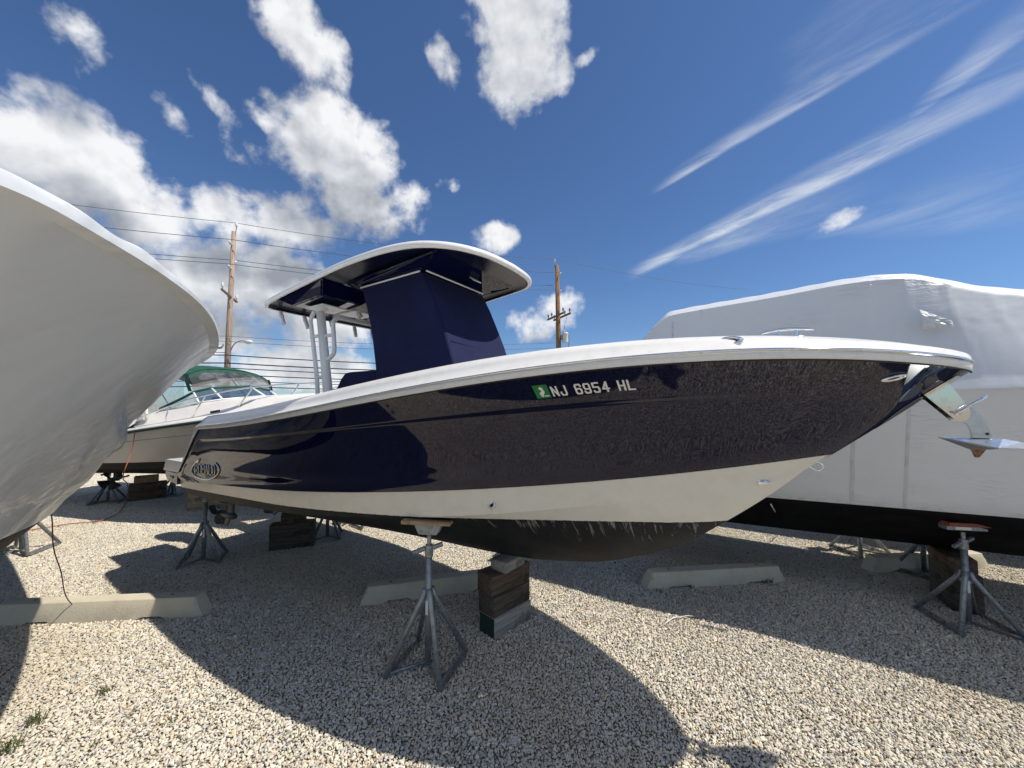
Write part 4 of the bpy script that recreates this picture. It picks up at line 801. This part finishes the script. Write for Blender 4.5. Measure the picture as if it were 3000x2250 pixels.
P = np.stack([np.stack([u4, -(1.20 + .09 * w) * (tpl + (tp - tpl) * w ** .7), zb + (zs - zb) * w], -1) for w in np.linspace(0, 1, 9)], 0); m_ = MB(); m_.grid(P); m_.grid(mir(P), True); ends = [tuple(P[i, 0]) for i in range(9)]; m_.add(ends + [(x, -y, z) for x, y, z in ends[::-1]], [tuple(range(18))]); exh = m_.build('hull', M['tan'], ex, smooth=False, angle=40, weld=True)
P = np.stack([np.stack([u4, -v, z], -1) for v, z in ((1.198 * tpl, zb + .003), (1.12 * tpl, zb - .13), (1.04 * tpl, zch - .03), (.72 * tpl, (zch * .62 + zk * .38)), (.70 * tpl, (zch * .62 + zk * .38) - .025), (.36 * tpl, zch * .3 + zk * .7), (.34 * tpl, zch * .3 + zk * .7 - .02), (0 * tpl, zk))], 0)
m_ = MB(); m_.grid(P); m_.grid(mir(P), True); ends = [tuple(P[i, 0]) for i in range(8)]; m_.add(ends + [(x, -y, z) for x, y, z in ends[::-1]], [tuple(range(16))]); m_.build('hull_bottom', M['bpaint'], ex, angle=20, weld=True)
for sgn in (-1, 1):
    m_ = MB(); m_.tube([(u, sgn * (1.295 * a + .004), z - .012) for u, a, z in zip(u4, tp, zs)], .022, 8); m_.build('rub_rail', M['green_paint'], ex, smooth=True)
    m_ = MB(); m_.tube([(u, sgn * (1.295 * a + .006), z + .018) for u, a, z in zip(u4, tp, zs)], .014, 8); m_.build('rail_insert', M['cwhite'], ex, smooth=True)
    m_ = MB(); m_.tube([(u, sgn * ((1.20 + .062) * (b + (a - b) * .75)), zb_ + (z - zb_) * .69) for u, a, b, z, zb_ in zip(u4, tp, tpl, zs, zb)], .004, 5); m_.build('mould_line', M['black'], exh)
ud = u4[u4 > 4.9]; ix = u4 > 4.9; cab = np.clip((ud - 4.9) / 1.1, 0, 1); down = 1 - .55 * np.clip((ud - 6.9) / 2.4, 0, 1)
P = np.stack([np.stack([ud, -v, z], -1) for v, z in ((1.29 * tp[ix], zs[ix] + .02), (1.27 * tp[ix], zs[ix] + .055), (1.15 * tp[ix], zs[ix] + .075), (1.08 * tp[ix], zs[ix] + .12 * down), (1.01 * tp[ix], zs[ix] + .32 * down), (.92 * tp[ix], zs[ix] + .375 * down), (.6 * tp[ix], zs[ix] + .42 * down), (0 * tp[ix], zs[ix] + .45 * down))], 0); m_ = MB(); m_.grid(P); m_.grid(mir(P), True); dk4 = m_.build('deck', M['cwhite'], ex, angle=50, weld=True)
ua = u4[u4 < 5.1]; ja = u4 < 5.1; P = np.stack([np.stack([ua, -v * np.ones_like(ua), z], -1) for v, z in ((1.29, zs[ja] + .02), (1.27, zs[ja] + .06), (1.12, zs[ja] + .16), (1.06, zs[ja] + .34), (.95, zs[ja] + .35), (.93, zs[ja] - .3), (0., zs[ja] - .3))], 0); m_ = MB(); m_.grid(P); m_.grid(mir(P), True); m_.build('cockpit_coaming', M['cwhite'], ex, angle=50)
MB().box(-.11, .11, -.008, .006, -.022, .022, Matrix.Translation((6.86, -1.075, 1.985)) @ Matrix.Rotation(R(-8), 4, 'Y'), .004).build('port_light', M['black'], dk4)
# windshield
wb = [(5.42, 1.0, 2.00), (5.9, .985, 2.075), (6.28, .93, 2.15), (6.55, .70, 2.215), (6.78, 0, 2.295), (6.55, -.70, 2.215), (6.28, -.93, 2.15), (5.42, -1.0, 2.0)]
wt = [(5.43, .995, 2.03), (5.85, .93, 2.22), (6.05, .86, 2.345), (6.22, .66, 2.43), (6.40, 0, 2.49), (6.22, -.66, 2.43), (6.05, -.86, 2.345), (5.43, -.995, 2.03)]
L4 = lambda p: Vector((p[0], -p[1], p[2]))
ws = MB(); ws.tube([L4(p) for p in wb], .012, 8); wso = ws.build('windshield_frame', M['whitetube'], ex, smooth=True)
for i in range(len(wb) - 1):
    MB().add([L4(wb[i]), L4(wb[i + 1]), L4(wt[i + 1]), L4(wt[i])], [(0, 1, 2, 3)]).build('pane', M['glass'], wso)
for i in (2, 3, 4, 5, 6): MB().tube([L4(wb[i]), L4(wt[i])], .017, 8).build('post', M['whitetube'], wso, smooth=True)
MB().tube([L4(p) for p in wt], .024, 8).build('canvas_binding', M['greencanvas'], wso, smooth=True)
MB().tube([(6.56, -.35, 2.27), (6.46, -.42, 2.33), (6.44, -.05, 2.335)], .009, 6).build('wiper', M['chrome'], wso)
MB().box(6.0, 6.35, -.5, .6, 2.14, 2.26, None, .03).build('dashboard', M['black'], ex)
# canvas enclosure
def zt4(u, y): return 2.915 - .085 * ((u - 5.2) / 1.2) ** 2 - .16 * (abs(y) / .88) ** 3.2 - .05 * max(0, (u - 5.6) / .3)
cv = MB(); uu = np.linspace(3.6, 5.92, 14); vv = np.linspace(-.88, .88, 17); cv.grid([[(u, y, zt4(u, y)) for y in vv] for u in uu]); cv.grid([[(u, y, zt4(u, y) + .012) for y in vv] for u in uu], True); top4 = cv.build('canvas_top', M['greencanvas'], ex, smooth=True)
fe = [(5.92, y, zt4(5.92, y)) for y in vv]; bd = [(x + .025, y, z - .05) for x, y, z in fe]; MB().grid([fe, bd]).build('front_valance', M['greencanvas'], top4)
def wtop(y): return np.array([np.interp(abs(y), [0, .66, .86], [6.40, 6.22, 6.05]), y, np.interp(abs(y), [0, .66, .86], [2.49, 2.43, 2.345])])
fr = [[tuple(np.array(b_) * (1 - w) + wtop(y * .97) * w + np.array([.03 * math.sin(math.pi * w), 0, 0])) for b_, y in zip(bd, vv)] for w in np.linspace(0, 1, 6)]; MB().grid(fr).build('front_curtain', M['vinyl'], top4, smooth=True)
for sgn in (-1, 1):
    te = [(u, sgn * .885, zt4(u, .88)) for u in uu]; be_ = [(min(u, 5.9) + .02, sgn * (.97 if u < 5.5 else .93), float(np.interp(u, [3.6, 5.3, 5.92], [1.88, 2.0, 2.27]))) for u in uu]; mid = [tuple((np.array(a) + np.array(b)) / 2 + np.array([0, sgn * .03, 0])) for a, b in zip(te, be_)]
    MB().grid([te, mid, be_]).build('side_curtain', M['vinyl'], top4, smooth=True)
    st_ = [(5.92, sgn * .885, 2.69), (5.97, sgn * .91, 2.53), (6.03, sgn * .89, 2.36)]; m_ = MB(); m_.grid([[(x - .055, y * 1.012, z) for x, y, z in st_], [(x + .035, y * 1.012, z) for x, y, z in st_]]); m_.build('curtain_strip', M['greencanvas'], top4)
    m_ = MB(); m_.grid([[(u, sgn * .888, zt4(u, .88) + .012) for u in uu], [(u, sgn * .90, zt4(u, .88) - .06) for u in uu]]); m_.build('side_valance', M['greencanvas'], top4)
    for ua_, ub_ in ((4.6, 5.6), (5.6, 4.9)): MB().tube([(ua_, sgn * .9, 2.0), (ub_, sgn * .86, 2.70)], .012, 8).build('canvas_bow', M['chrome'], top4, smooth=True)
# bow rail
for sgn in (-1, 1):
    br_ = MB(); pr_ = [(5.05, 1.12, 1.80), (5.3, 1.12, 1.92), (5.9, 1.11, 2.10), (6.53, 1.06, 2.265), (7.43, .90, 2.42), (8.1, .55, 2.49), (8.8, .22, 2.54), (9.15, 0, 2.55)]; br_.tube(smoothpath([(u, sgn * v, z) for u, v, z in pr_], 5), .0135, 8)
    for a, b in (((5.75, 1.12, 1.76), (5.83, 1.115, 2.08)), ((6.33, 1.07, 1.88), (6.60, 1.05, 2.28)), ((7.13, .92, 2.0), (7.47, .89, 2.425)), ((7.92, .60, 2.12), (8.12, .54, 2.49)), ((8.6, .3, 2.2), (8.78, .23, 2.54))): br_.tube([(a[0], sgn * a[1], a[2]), (b[0], sgn * b[1], b[2])], .0125, 8)
    br_.build('bow_rail', M['chrome'], ex, smooth=True)
for x in (5.08, 5.2):
    MB().tube([(x, -1.06, 1.80), (x, -1.07, 2.10)], .022, 12).build('rod_holder', M['whitetube'], ex, smooth=True)
MB().tube([(4.95, -1.14, 1.70), (5.12, -1.17, 1.66), (5.32, -1.15, 1.70)], [.012, .018, .012], 8).build('cleat', M['chrome'], ex, smooth=True)
pr = MB(); pl = B4.local(*ground(354, 1440)[:2]); px0, py0 = B4.local(-8.55, 8.30)
pr.tube([(px0 + .5, -py0, .62), (px0, -py0, .50)], .02, 10); pr.tube([(px0 - .03, -py0, .50), (px0 + .06, -py0, .52)], .05, 10); pr.box(px0 + .10, px0 + .2, -py0 - .03, -py0 + .03, .5, .75)
for k in range(4):
    a0 = k * math.pi / 2 + .4; Q = np.array([[(px0 + .05 * s, -py0 + r * math.cos(a0 + s * .5), .5 + r * math.sin(a0 + s * .5)) for s in np.linspace(-1, 1, 6)] for r in np.linspace(.04, .21, 5)]); pr.grid(Q); pr.grid(Q + np.array([-.008, 0, 0]), True)
pr.build('propeller', M['prop'], ex, smooth=True)

# ------------------------------------------------------------------ boat stands
def stand(c, rot, h, label, half=.235, pad='wood', m='galv', padrot=0., ext=.30, padtilt=0.):
    t = thing('boat_stand', label, 'boat stand', (c[0], c[1], 0), rot, 'boat stands under the hulls'); G_ = M[m]
    hub = h * .52; ctop = h - ext
    MB().tube([(0, 0, .02), (0, 0, ctop)], .0265, 14).build('column', G_, t, smooth=True)
    MB().tube([(0, 0, ctop - .01), (0, 0, ctop + .035)], .034, 14).build('collar', G_, t, smooth=False)
    sc = MB(); n = 60; z0, z1 = ctop, h - .11
    sc.tube([(0, 0, z0 + (z1 - z0) * i / n) for i in range(n + 1)], [.0185 if i % 2 else .0160 for i in range(n + 1)], 10); sc.build('screw', G_, t, smooth=True)
    hz = ctop + .055; hd = MB(); hd.tube([(-.115, -.05, hz - .035), (-.03, -.012, hz + .0)], [.019, .019], 10); hd.tube([(.03, .010, hz + .005), (.10, .04, hz + .03)], [.019, .019], 10); hd.tube([(0, 0, hz - .022), (0, 0, hz + .028)], .032, 12); hd.build('wing_handle', G_, t, angle=40)
    ft = [(-half, -half), (half, -half), (half, half), (-half, half)]
    for x, y in ft:
        a = Vector((x, y, 0)).normalized(); MB().tube([a * .030 + Vector((0, 0, hub)), a * .045 + Vector((0, 0, hub - .06)), Vector((x, y, .015))], [.021, .0215, .0215], 12).build('leg', G_, t, smooth=True)
        MB().prism([(.02, hub + .02), (.055, hub - .09), (.02, hub - .13)], Matrix.Rotation(math.atan2(y, x), 4, 'Z') @ VY, .007).build('gusset', G_, t)
    for i, j in ((1, 2), (3, 0)):
        a, b = Vector((*ft[i], .03)), Vector((*ft[j], .03)); d_ = (b - a).normalized(); Mx = Matrix.Translation((a + b) / 2) @ Matrix.Rotation(math.atan2(d_.y, d_.x), 4, 'Z')
        q = MB(); q.box(-half + .02, half - .02, -.018, .018, -.012, -.007, Mx); q.box(-half + .02, half - .02, .0135, .018, -.006, .026, Mx); q.build('brace', G_, t)
    for i in (0, 1): MB().tube([(0, 0, .035), (ft[i][0] * .97, ft[i][1] * .97, .035)], .0135, 8).build('spoke', G_, t, smooth=True)
    PM = Matrix.Translation((0, 0, h)) @ Matrix.Rotation(padrot, 4, 'Z') @ Matrix.Rotation(padtilt, 4, 'X')
    if pad == 'wood':
        MB().prism([(-.12, -.035), (.12, -.035), (.075, -.125), (-.075, -.125)], PM @ VY, .09).build('bracket', G_, t)
        MB().box(-.205, .205, -.10, .10, -.034, -.004, PM, .003).build('pad', M['wood_board'], t)
        MB().tube([PM @ Vector((.035, -.05, -.066)), PM @ Vector((.035, -.035, -.066))], .012, 6).build('bolt', M['dgalv'], t)
    elif pad == 'red':
        MB().box(-.165, .165, -.05, .05, -.085, -.042, PM, .004).build('bracket', G_, t); MB().box(-.175, .175, -.09, .09, -.040, -.004, PM, .003).build('pad', M['redpad'], t)
        MB().box(-.10, .03, -.0535, -.0505, -.078, -.05, PM).build('label_plate', M['label_white'], t)
    else:
        MB().box(-.12, .12, -.08, .08, -.06, -.01, PM, .004).build('pad', M['wood_dark'], t)
    MB().box(-.011, .011, -.0285, -.0265, hub - .20, hub - .09).build('label_plate', M['label_white'], t)
    return t
f4 = [ground(1142, 1980), ground(1300, 2018), ground(1374, 1904), ground(1231, 1881)]; fc = sum(f4, Vector()) / 4; rot1 = math.atan2((f4[1] - f4[0]).y, (f4[1] - f4[0]).x)
stand((fc.x - .02, fc.y - .035), rot1, 1.175, 'galvanised boat stand with a wooden pad under the navy boat\'s midship chine', padrot=-rot1 - R(8), half=.235)
stand((-4.17, 5.31), R(25), 1.0, 'grey boat stand under the navy boat\'s stern quarter, near the propellers', .22, 'dark', 'galv', ext=.20)
stand((-2.93, 6.22), R(20), .92, 'dark boat stand behind the navy boat\'s aft timber stack', .20, 'dark', 'dgalv')
stand((-2.55, 6.85), R(50), .85, 'sunlit boat stand beyond the navy hull, past its aft timber stack', .20, 'dark', 'galv')
g = ground(2838, 1832); stand((g.x, g.y), R(-12), .985, 'boat stand with a red pad under the tall wrapped boat', .25, 'red', 'galv', padrot=R(2), ext=.26)
g = ground(2705, 1690); stand((g.x + .12, g.y + .10), R(30), .86, 'boat stand between the tall wrapped boat\'s timber stack and a wheel stop', .24, 'dark', 'dgalv')
g = ground(2520, 1618); stand((g.x, g.y), R(5), .84, 'boat stand deep under the tall wrapped boat, beyond the wheel stop', .24, 'dark', 'galv')
g = ground(62, 1618); stand((g.x, g.y), R(15), 1.13, 'sunlit boat stand under the wrapped boat with the overhanging flared bow', .26, 'dark', 'galv')
g = ground(315, 1472); stand((g.x, g.y), R(30), .88, 'boat stand under the express cruiser, beside its propeller', .24, 'dark', 'dgalv')
g = ground(505, 1450); stand((g.x, g.y), R(10), .82, 'boat stand under the far side of the express cruiser', .24, 'dark', 'dgalv')

# ------------------------------------------------------------------ timber cribbing
def timber(c, rot, L, w, z0, h, m, label, end=None):
    o = MB().box(-L / 2, L / 2, -w / 2, w / 2, 0, h, None, .007).build('timber_block', M[m], None, angle=30); o.location = (c[0], c[1], z0); o.rotation_euler = (0, 0, rot)
    tag(o, label, 'timber', 'timbers stacked under the keels')
    if end: MB().box(-L / 2 - .003, -L / 2 + .0, -w / 2 + .006, w / 2 - .006, .006, h - .006).build('painted_end', M[end], o)
    return o
fb = (-.055, 3.80); r45 = R(45)
timber(fb, r45, .49, .205, .0, .183, 'wood_grey', 'weathered grey bottom timber of the stack under the navy boat\'s forward keel', 'green_paint')
timber((fb[0] - .012, fb[1] + .004), r45 + R(1), .49, .21, .1835, .183, 'wood_dark', 'dark middle timber of the stack under the navy boat\'s forward keel')
timber((fb[0] - .02, fb[1] + .01), r45 - R(1), .50, .21, .367, .182, 'wood_brown', 'split brown timber below the small cap block under the navy boat\'s forward keel')
timber((fb[0] + .015, fb[1] - .01), r45 + R(8), .30, .19, .5495, .10, 'wood_grey', 'small grey cap block touching the navy boat\'s forward keel')
rb_ = (-3.26, 5.84); rr4 = R(21)
timber(rb_, rr4, .58, .2, 0, .18, 'wood_dark', 'lower dark timber of the stack under the navy boat\'s aft keel')
timber(rb_, rr4 + R(1), .59, .2, .1805, .18, 'wood_dark', 'upper dark long timber of the stack under the navy boat\'s aft keel')
timber((rb_[0] + .0, rb_[1] + .01), rr4, .32, .18, .361, .15, 'wood_dark', 'short dark cap block touching the navy boat\'s aft keel')
c4 = (-8.17, 8.75)
timber(c4, R(40), .62, .22, 0, .185, 'wood_brown', 'brown bottom timber of the stack under the express cruiser')
timber(c4, R(41), .62, .22, .1855, .185, 'wood_brown', 'brown upper timber of the stack under the express cruiser')
timber((c4[0] - .05, c4[1]), R(40), .40, .2, .371, .15, 'wood_tan', 'tan cap block on the stack under the express cruiser')
timber((-6.18, 7.93), R(22), .62, .2, 0, .19, 'wood_tan', 'tan timber with a green painted end behind the stern stand', 'green_paint')
timber((-6.18, 7.93), R(22), .62, .2, .191, .19, 'wood_tan', 'tan timber with a green painted end, upper one behind the stern stand', 'green_paint')
g = ground(2815, 1795); c5 = (g.x + .16, g.y + .18)
timber(c5, R(62), .46, .24, 0, .19, 'wood_dark', 'dark bottom timber of the stack under the tall wrapped boat')
timber(c5, R(62), .46, .24, .1905, .19, 'wood_dark', 'dark middle timber of the stack under the tall wrapped boat')
timber((c5[0] - .02, c5[1]), R(60), .46, .22, .381, .16, 'wood_brown', 'brown top timber of the stack under the tall wrapped boat')

# ------------------------------------------------------------------ concrete wheel stops
def wheel_stop(a, b, label, h=.180, w=.19):
    a, b = Vector((a[0], a[1], 0)), Vector((b[0], b[1], 0)); L = (b - a).length; d_ = (b - a).normalized(); n = Vector((-d_.y, d_.x, 0)); cc = (a + b) / 2 + n * w / 2
    prof = [(-w / 2, 0), (-w * .485, h * .62), (-w * .36, h * .97), (-w * .33, h), (w * .33, h), (w * .36, h * .97), (w * .485, h * .62), (w / 2, 0)]; mb = MB()
    xs = np.linspace(-L / 2 + .085, L / 2 - .085, 24)
    endr = lambda x, sg: [(x + sg * .085 * (z / h) ** 1.0, y * .80, z * .985) for y, z in prof]
    rings = [endr(-L / 2, 1)] + [[(x, y, (z if z > 0 else (.03 if abs(abs(x) - L * .27) < .13 else 0))) for y, z in prof] for x in xs] + [endr(L / 2, -1)]
    mb.grid(rings); mb.add(rings[0], [tuple(range(8))]); mb.add(rings[-1], [tuple(range(8))]); o = mb.build('wheel_stop', M['concrete'], None, angle=20, weld=True)
    o.location = (cc.x, cc.y, -.004); o.rotation_euler = (0, 0, math.atan2(d_.y, d_.x))
    for x in (-L * .32, L * .32): MB().lathe([(.0145, h - .002), (.0145, h + .0012)], 12, Matrix.Translation((x, .01, 0))).build('pin_hole', M['black'], o)
    return tag(o, label, 'wheel stop', 'concrete wheel stops along the row')
a, b = ground(590, 1808), ground(0, 1836); d_ = (Vector((a.x - b.x, a.y - b.y, 0))).normalized(); wheel_stop((a.x - d_.x * 1.95, a.y - d_.y * 1.95), (a.x, a.y), 'sunlit wheel stop that the dark cord hangs down to', h=.190, w=.19)
a, b = ground(1052, 1778), ground(1394, 1733); d_ = Vector((b.x - a.x, b.y - a.y, 0)).normalized(); wheel_stop((a.x, a.y), (a.x + d_.x * 1.72, a.y + d_.y * 1.72), 'shaded wheel stop running behind the forward timber stack and wooden-padded stand')
a, b = ground(1896, 1729), ground(2307, 1705); wheel_stop((a.x, a.y), (b.x, b.y), 'shaded wheel stop under the navy boat\'s bow with weeds at its foot')
a, b = ground(2560, 1680), ground(2905, 1664); wheel_stop((a.x, a.y), (b.x, b.y), 'wheel stop behind the red-padded stand, partly lit by sun')

# ------------------------------------------------------------------ utility poles and overhead wires
PA, PB = Vector((-16.36, 22, 0)), Vector((3.66, 30, 0)); wd = (PB - PA).normalized(); wn = Vector((wd.y, -wd.x, 0))    # wn points towards the boats
def ins(parent, p, d_, m='porcelain'): d_ = d_.normalized(); MB().tube([p, p + d_ * .10, p + d_ * .14, p + d_ * .17, p + d_ * .22, p + d_ * .26, p + d_ * .31, p + d_ * .34], [.03, .03, .085, .05, .085, .05, .07, .03], 10).build('insulator', M[m], parent, smooth=True)
poleA = thing('utility_pole', 'weathered utility pole carrying a street lamp and a floodlight', 'utility pole', PA, 0, 'utility poles along the road')
MB().tube([(-.02, 0, 0), (.0, 0, 6), (.06, 0, 12.25)], [.17, .15, .115], 14).build('shaft', M['poleA'], poleA, smooth=True)
MB().tube([(.16, 0, 12.0), (.20, 0, 12.6)], .025, 6).build('top_pin', M['galv'], poleA); ins(poleA, Vector((.20, 0, 12.45)), Vector((0, 0, 1)))
for z, s in ((11.35, 1), (10.45, -1), (9.95, 1)): ins(poleA, Vector((.04, 0, z)) + wn * .10 * s, (wn * s + Vector((-.3 * s, 0, .55))) * 1.)
arm_ = MB(); a0, a1 = wn * 1.7, wn * -1.1; arm_.tube([Vector((.06, 0, 8.35)) + a0, Vector((.06, 0, 8.35)) + a1], .07, 4); arm_.build('crossarm', M['arm'], poleA)
for k in (1.6, -1.0): ins(poleA, Vector((.06, 0, 8.42)) + wn * k, Vector((0, 0, 1)))
MB().tube([Vector((.06, 0, 8.3)) + wn * .7, Vector((.04, 0, 7.6))], .02, 6).build('arm_brace', M['dgalv'], poleA)
lm = MB(); lm.tube(smoothpath([(.12, 0, 5.15), (.35, -.03, 5.6), (.7, -.06, 5.78), (1.05, -.08, 5.78)], 5), .03, 8); lm.build('lamp_arm', M['galv'], poleA, smooth=True)
MB().lathe([(.03, -.16), (.10, -.12), (.16, -.04), (.15, .05), (.08, .10), (.03, .12)], 14, Matrix.Translation((1.22, -.09, 5.74)) @ Matrix.Diagonal((1.5, 1, .9, 1))).build('lamp_head', M['porcelain'], poleA, smooth=True)
fl_ = MB(); fl_.box(-.28, .28, -.06, .06, -.16, .16, Matrix.Translation((-.42, -.25, 5.45)) @ Matrix.Rotation(R(-35), 4, 'X'), .02); fl_.build('floodlight', M['dgalv'], poleA, angle=30)
MB().box(-.24, .24, -.075, -.062, -.12, .12, Matrix.Translation((-.42, -.25, 5.45)) @ Matrix.Rotation(R(-35), 4, 'X')).build('floodlight_glass', M['porcelain'], poleA)
MB().tube([(-.70, -.2, 5.4), (-.70, -.1, 5.12), (-.15, -.05, 5.12)], .02, 6).build('floodlight_bracket', M['dgalv'], poleA)
poleB = thing('utility_pole', 'brown utility pole with a transformer can and paired crossarms', 'utility pole', PB, 0, 'utility poles along the road')
MB().tube([(.06, 0, 0), (.0, 0, 7), (-.08, 0, 13.2)], [.23, .20, .15], 14).build('shaft', M['poleB'], poleB, smooth=True)
MB().tube([(-.24, 0, 12.9), (-.26, 0, 13.6)], .03, 6).build('top_pin', M['galv'], poleB); ins(poleB, Vector((-.26, 0, 13.4)), Vector((0, 0, 1)))
for z, s in ((12.35, 1), (11.5, -1), (10.95, 1)): ins(poleB, Vector((-.03, 0, z)) + wn * .13 * s, wn * s + Vector((.25 * s, 0, .5)))
for k, zz_ in ((-.24, 9.1), (.26, 9.05)):
    q = MB(); q.tube([Vector((k, 0, zz_)) + wn * 1.35, Vector((k, 0, zz_)) - wn * 1.3], .085, 4); q.build('crossarm', M['arm'], poleB)
    for e_ in (1.25, .5, -.6, -1.2): ins(poleB, Vector((k, 0, zz_ + .07)) + wn * e_, Vector((0, 0, 1)), 'wiregrey')
MB().lathe([(.20, 0), (.235, .03), (.235, .68), (.245, .70), (.21, .78), (.06, .80)], 18, Matrix.Translation((.52, -.12, 7.0))).build('transformer', M['xfmr'], poleB, angle=40)
MB().tube([(.45, -.15, 7.8), (.45, -.15, 8.0)], .04, 8).build('bushing', M['porcelain'], poleB); MB().tube(smoothpath([(.45, -.15, 8.0), (.47, -.2, 8.4), (.6, -.3, 8.8), (.55, -.5, 9.0)], 5), .012, 6).build('jumper', M['wire'], poleB)
MB().tube(smoothpath([(.76, -.12, 7.6), (.80, -.12, 7.2), (.74, -.12, 6.6), (.3, -.1, 6.3)], 5), .02, 6).build('service_lead', M['wire'], poleB)
MB().box(.16, .36, -.16, -.05, 7.2, 7.6).build('transformer_bracket', M['dgalv'], poleB)
def wire(zA, zB, off, r, label, offB=None, m='wire', sag=.35, on=False):
    offB = off if offB is None else offB; pa = PA + wn * off; pb = PB + wn * offB; dlt = pb - pa; P = []
    for s, (q0, q1, z0, z1) in enumerate(((pa - dlt, pa, zA, zA), (pa, pb, zA, zB), (pb, pb + dlt, zB, zB))[:3 if on else 2]):
        for i in range(24): t = i / 24; p = q0 + (q1 - q0) * t; P.append((p.x, p.y, z0 + (z1 - z0) * t - sag * 4 * t * (1 - t)))
    P.append((pb.x + dlt.x, pb.y + dlt.y, zB) if on else (pb.x, pb.y, zB)); tag(MB().tube(P, r, 6).build('overhead_wire', M[m], None, smooth=True), label, 'wire', 'overhead wires between the poles')
wire(12.8, 13.7, 0, .013, 'thin topmost overhead wire running between the pole tops', m='wiregrey', on=True)
for zA, zB, of, nm in ((11.65, 12.5, .35, 'upper'), (10.7, 11.7, -.4, 'middle'), (10.2, 11.1, .38, 'lower')): wire(zA, zB, of, .016, nm + ' of three overhead power wires on the poles\' side insulators', m='wiregrey')
for zA, zB, of, r, nm in ((6.05, 7.0, .2, .012, 'upper'), (5.75, 6.6, .2, .012, 'lower')): wire(zA, zB, of, r, nm + ' of two thin wires at the height of the street lamp', m='wiregrey')
for zA, zB, of, r, nm in ((4.95, 5.2, .25, .03, 'topmost'), (4.5, 4.75, .25, .034, 'second'), (4.22, 4.45, .25, .026, 'third'), (3.85, 4.1, .25, .03, 'fourth'), (3.5, 3.8, .25, .022, 'fifth'), (3.2, 3.5, .25, .028, 'lowest')): wire(zA, zB, of, r, nm + ' thick black cable, counted downwards, of the bundle below the street lamp', sag=.25)

# ------------------------------------------------------------------ cords, lines and weeds
def cord(name, pts, r, m, label): tag(MB().tube(smoothpath(pts, 6), r, 8).build(name, M[m], None, smooth=True), label, 'cord')
pA = B4.isect(395, 1264, 1.31); w_ = B4.world(pA[0], pA[1], pA[2]); cg = [ground(x, y, .03) for x, y in ((372, 1462), (352, 1497), (338, 1508), (300, 1524), (255, 1530), (200, 1535), (120, 1548), (20, 1562))]
cord('extension_cord', [w_, w_ + Vector((-.02, -.02, -.35)), w_ + Vector((-.12, -.05, -.8)), Vector((cg[0].x, cg[0].y, .35))] + cg, .008, 'cord_red', 'orange extension cord draped from the express cruiser and across the gravel')
top_ = B2.world(8 - 3.6, -.70, 1.36); e_ = ground(212, 1772, .15)
mid_ = [top_.lerp(e_, t) + Vector((.03 * math.sin(7 * t), .02 * math.sin(11 * t + 1), -.06 * math.sin(math.pi * t))) for t in np.linspace(0, 1, 14)]
cord('hanging_cord', mid_, .0045, 'cord_dark', 'dark cord hanging from the wrapped flared bow to a wheel stop')
a, b = B3.isect(2258, 1476, 1.25), ground(2303, 1546, .02); cord('tie_line', [B3.world(a[0], a[1] + .02, a[2]), B3.world(a[0], a[1], a[2]).lerp(b, .5) + Vector((0, 0, -.02)), b], .006, 'label_white', 'thin white line hanging from the tall wrapped boat\'s hem')
M['grass'] = mat('grass_blades', (.06, .085, .025), .7, noise=(30, (.13, .12, .05), .45, .7))
rg = random.Random(5)
def tuft(px, py, n, r, h):
    n = int(n * .6); g = ground(px, py); mb = MB()
    for i in range(n):
        a = rg.uniform(0, 6.28); q = rg.uniform(0, r); b0 = Vector((q * math.cos(a), q * math.sin(a), 0)); l = rg.uniform(.5, 1.) * h; d_ = Vector((rg.uniform(-1, 1), rg.uniform(-1, 1), 0)).normalized(); s_ = Vector((-d_.y, d_.x, 0)) * .0035
        m1 = b0 + d_ * l * .4 + Vector((0, 0, l * .8)); m2 = b0 + d_ * l * 1.1 + Vector((0, 0, l * .75)); mb.add([b0 - s_, b0 + s_, m1 + s_ * .8, m1 - s_ * .8, m2], [(0, 1, 2, 3), (3, 2, 4)])
    o = mb.build('grass_tuft', M['grass'], None); o.location = (g.x, g.y, .006); return o
for px, py, n, r, h in ((100, 2118, 60, .06, .06), (25, 2200, 60, .06, .07), (305, 2032, 40, .05, .045), (505, 2120, 16, .06, .04), (280, 2190, 12, .06, .04)):
    tag(tuft(px, py, n, r, h), 'small green grass tuft growing in the open sunlit gravel', 'grass tuft', 'grass tufts in the gravel')
for px, py, n, r, h in ((2245, 1708, 70, .07, .07), (2020, 1722, 30, .05, .05), (1935, 1738, 24, .05, .05)):
    tag(tuft(px, py, n, r, h), 'green weed growing at the foot of a shaded wheel stop', 'weed', 'weeds along the wheel stop')

# scraps of white plastic strip lying on the stones
for (x0, y0, x1, y1), lb in (((1950, 1826, 1985, 1806), 'short white plastic strip lying on the sunlit gravel'), ((1985, 1808, 2042, 1806), 'long white plastic strip lying on the sunlit gravel')):
    a, b = ground(x0, y0, .02), ground(x1, y1, .02); d_ = (b - a).normalized(); n = Vector((-d_.y, d_.x, 0)) * .005
    tag(MB().add([a - n, a + n, a.lerp(b, .5) + n + Vector((0, 0, .012)), a.lerp(b, .5) - n + Vector((0, 0, .012)), b + n, b - n], [(0, 1, 2, 3), (3, 2, 4, 5)]).build('plastic_strip', M['label_white']), lb, 'litter')
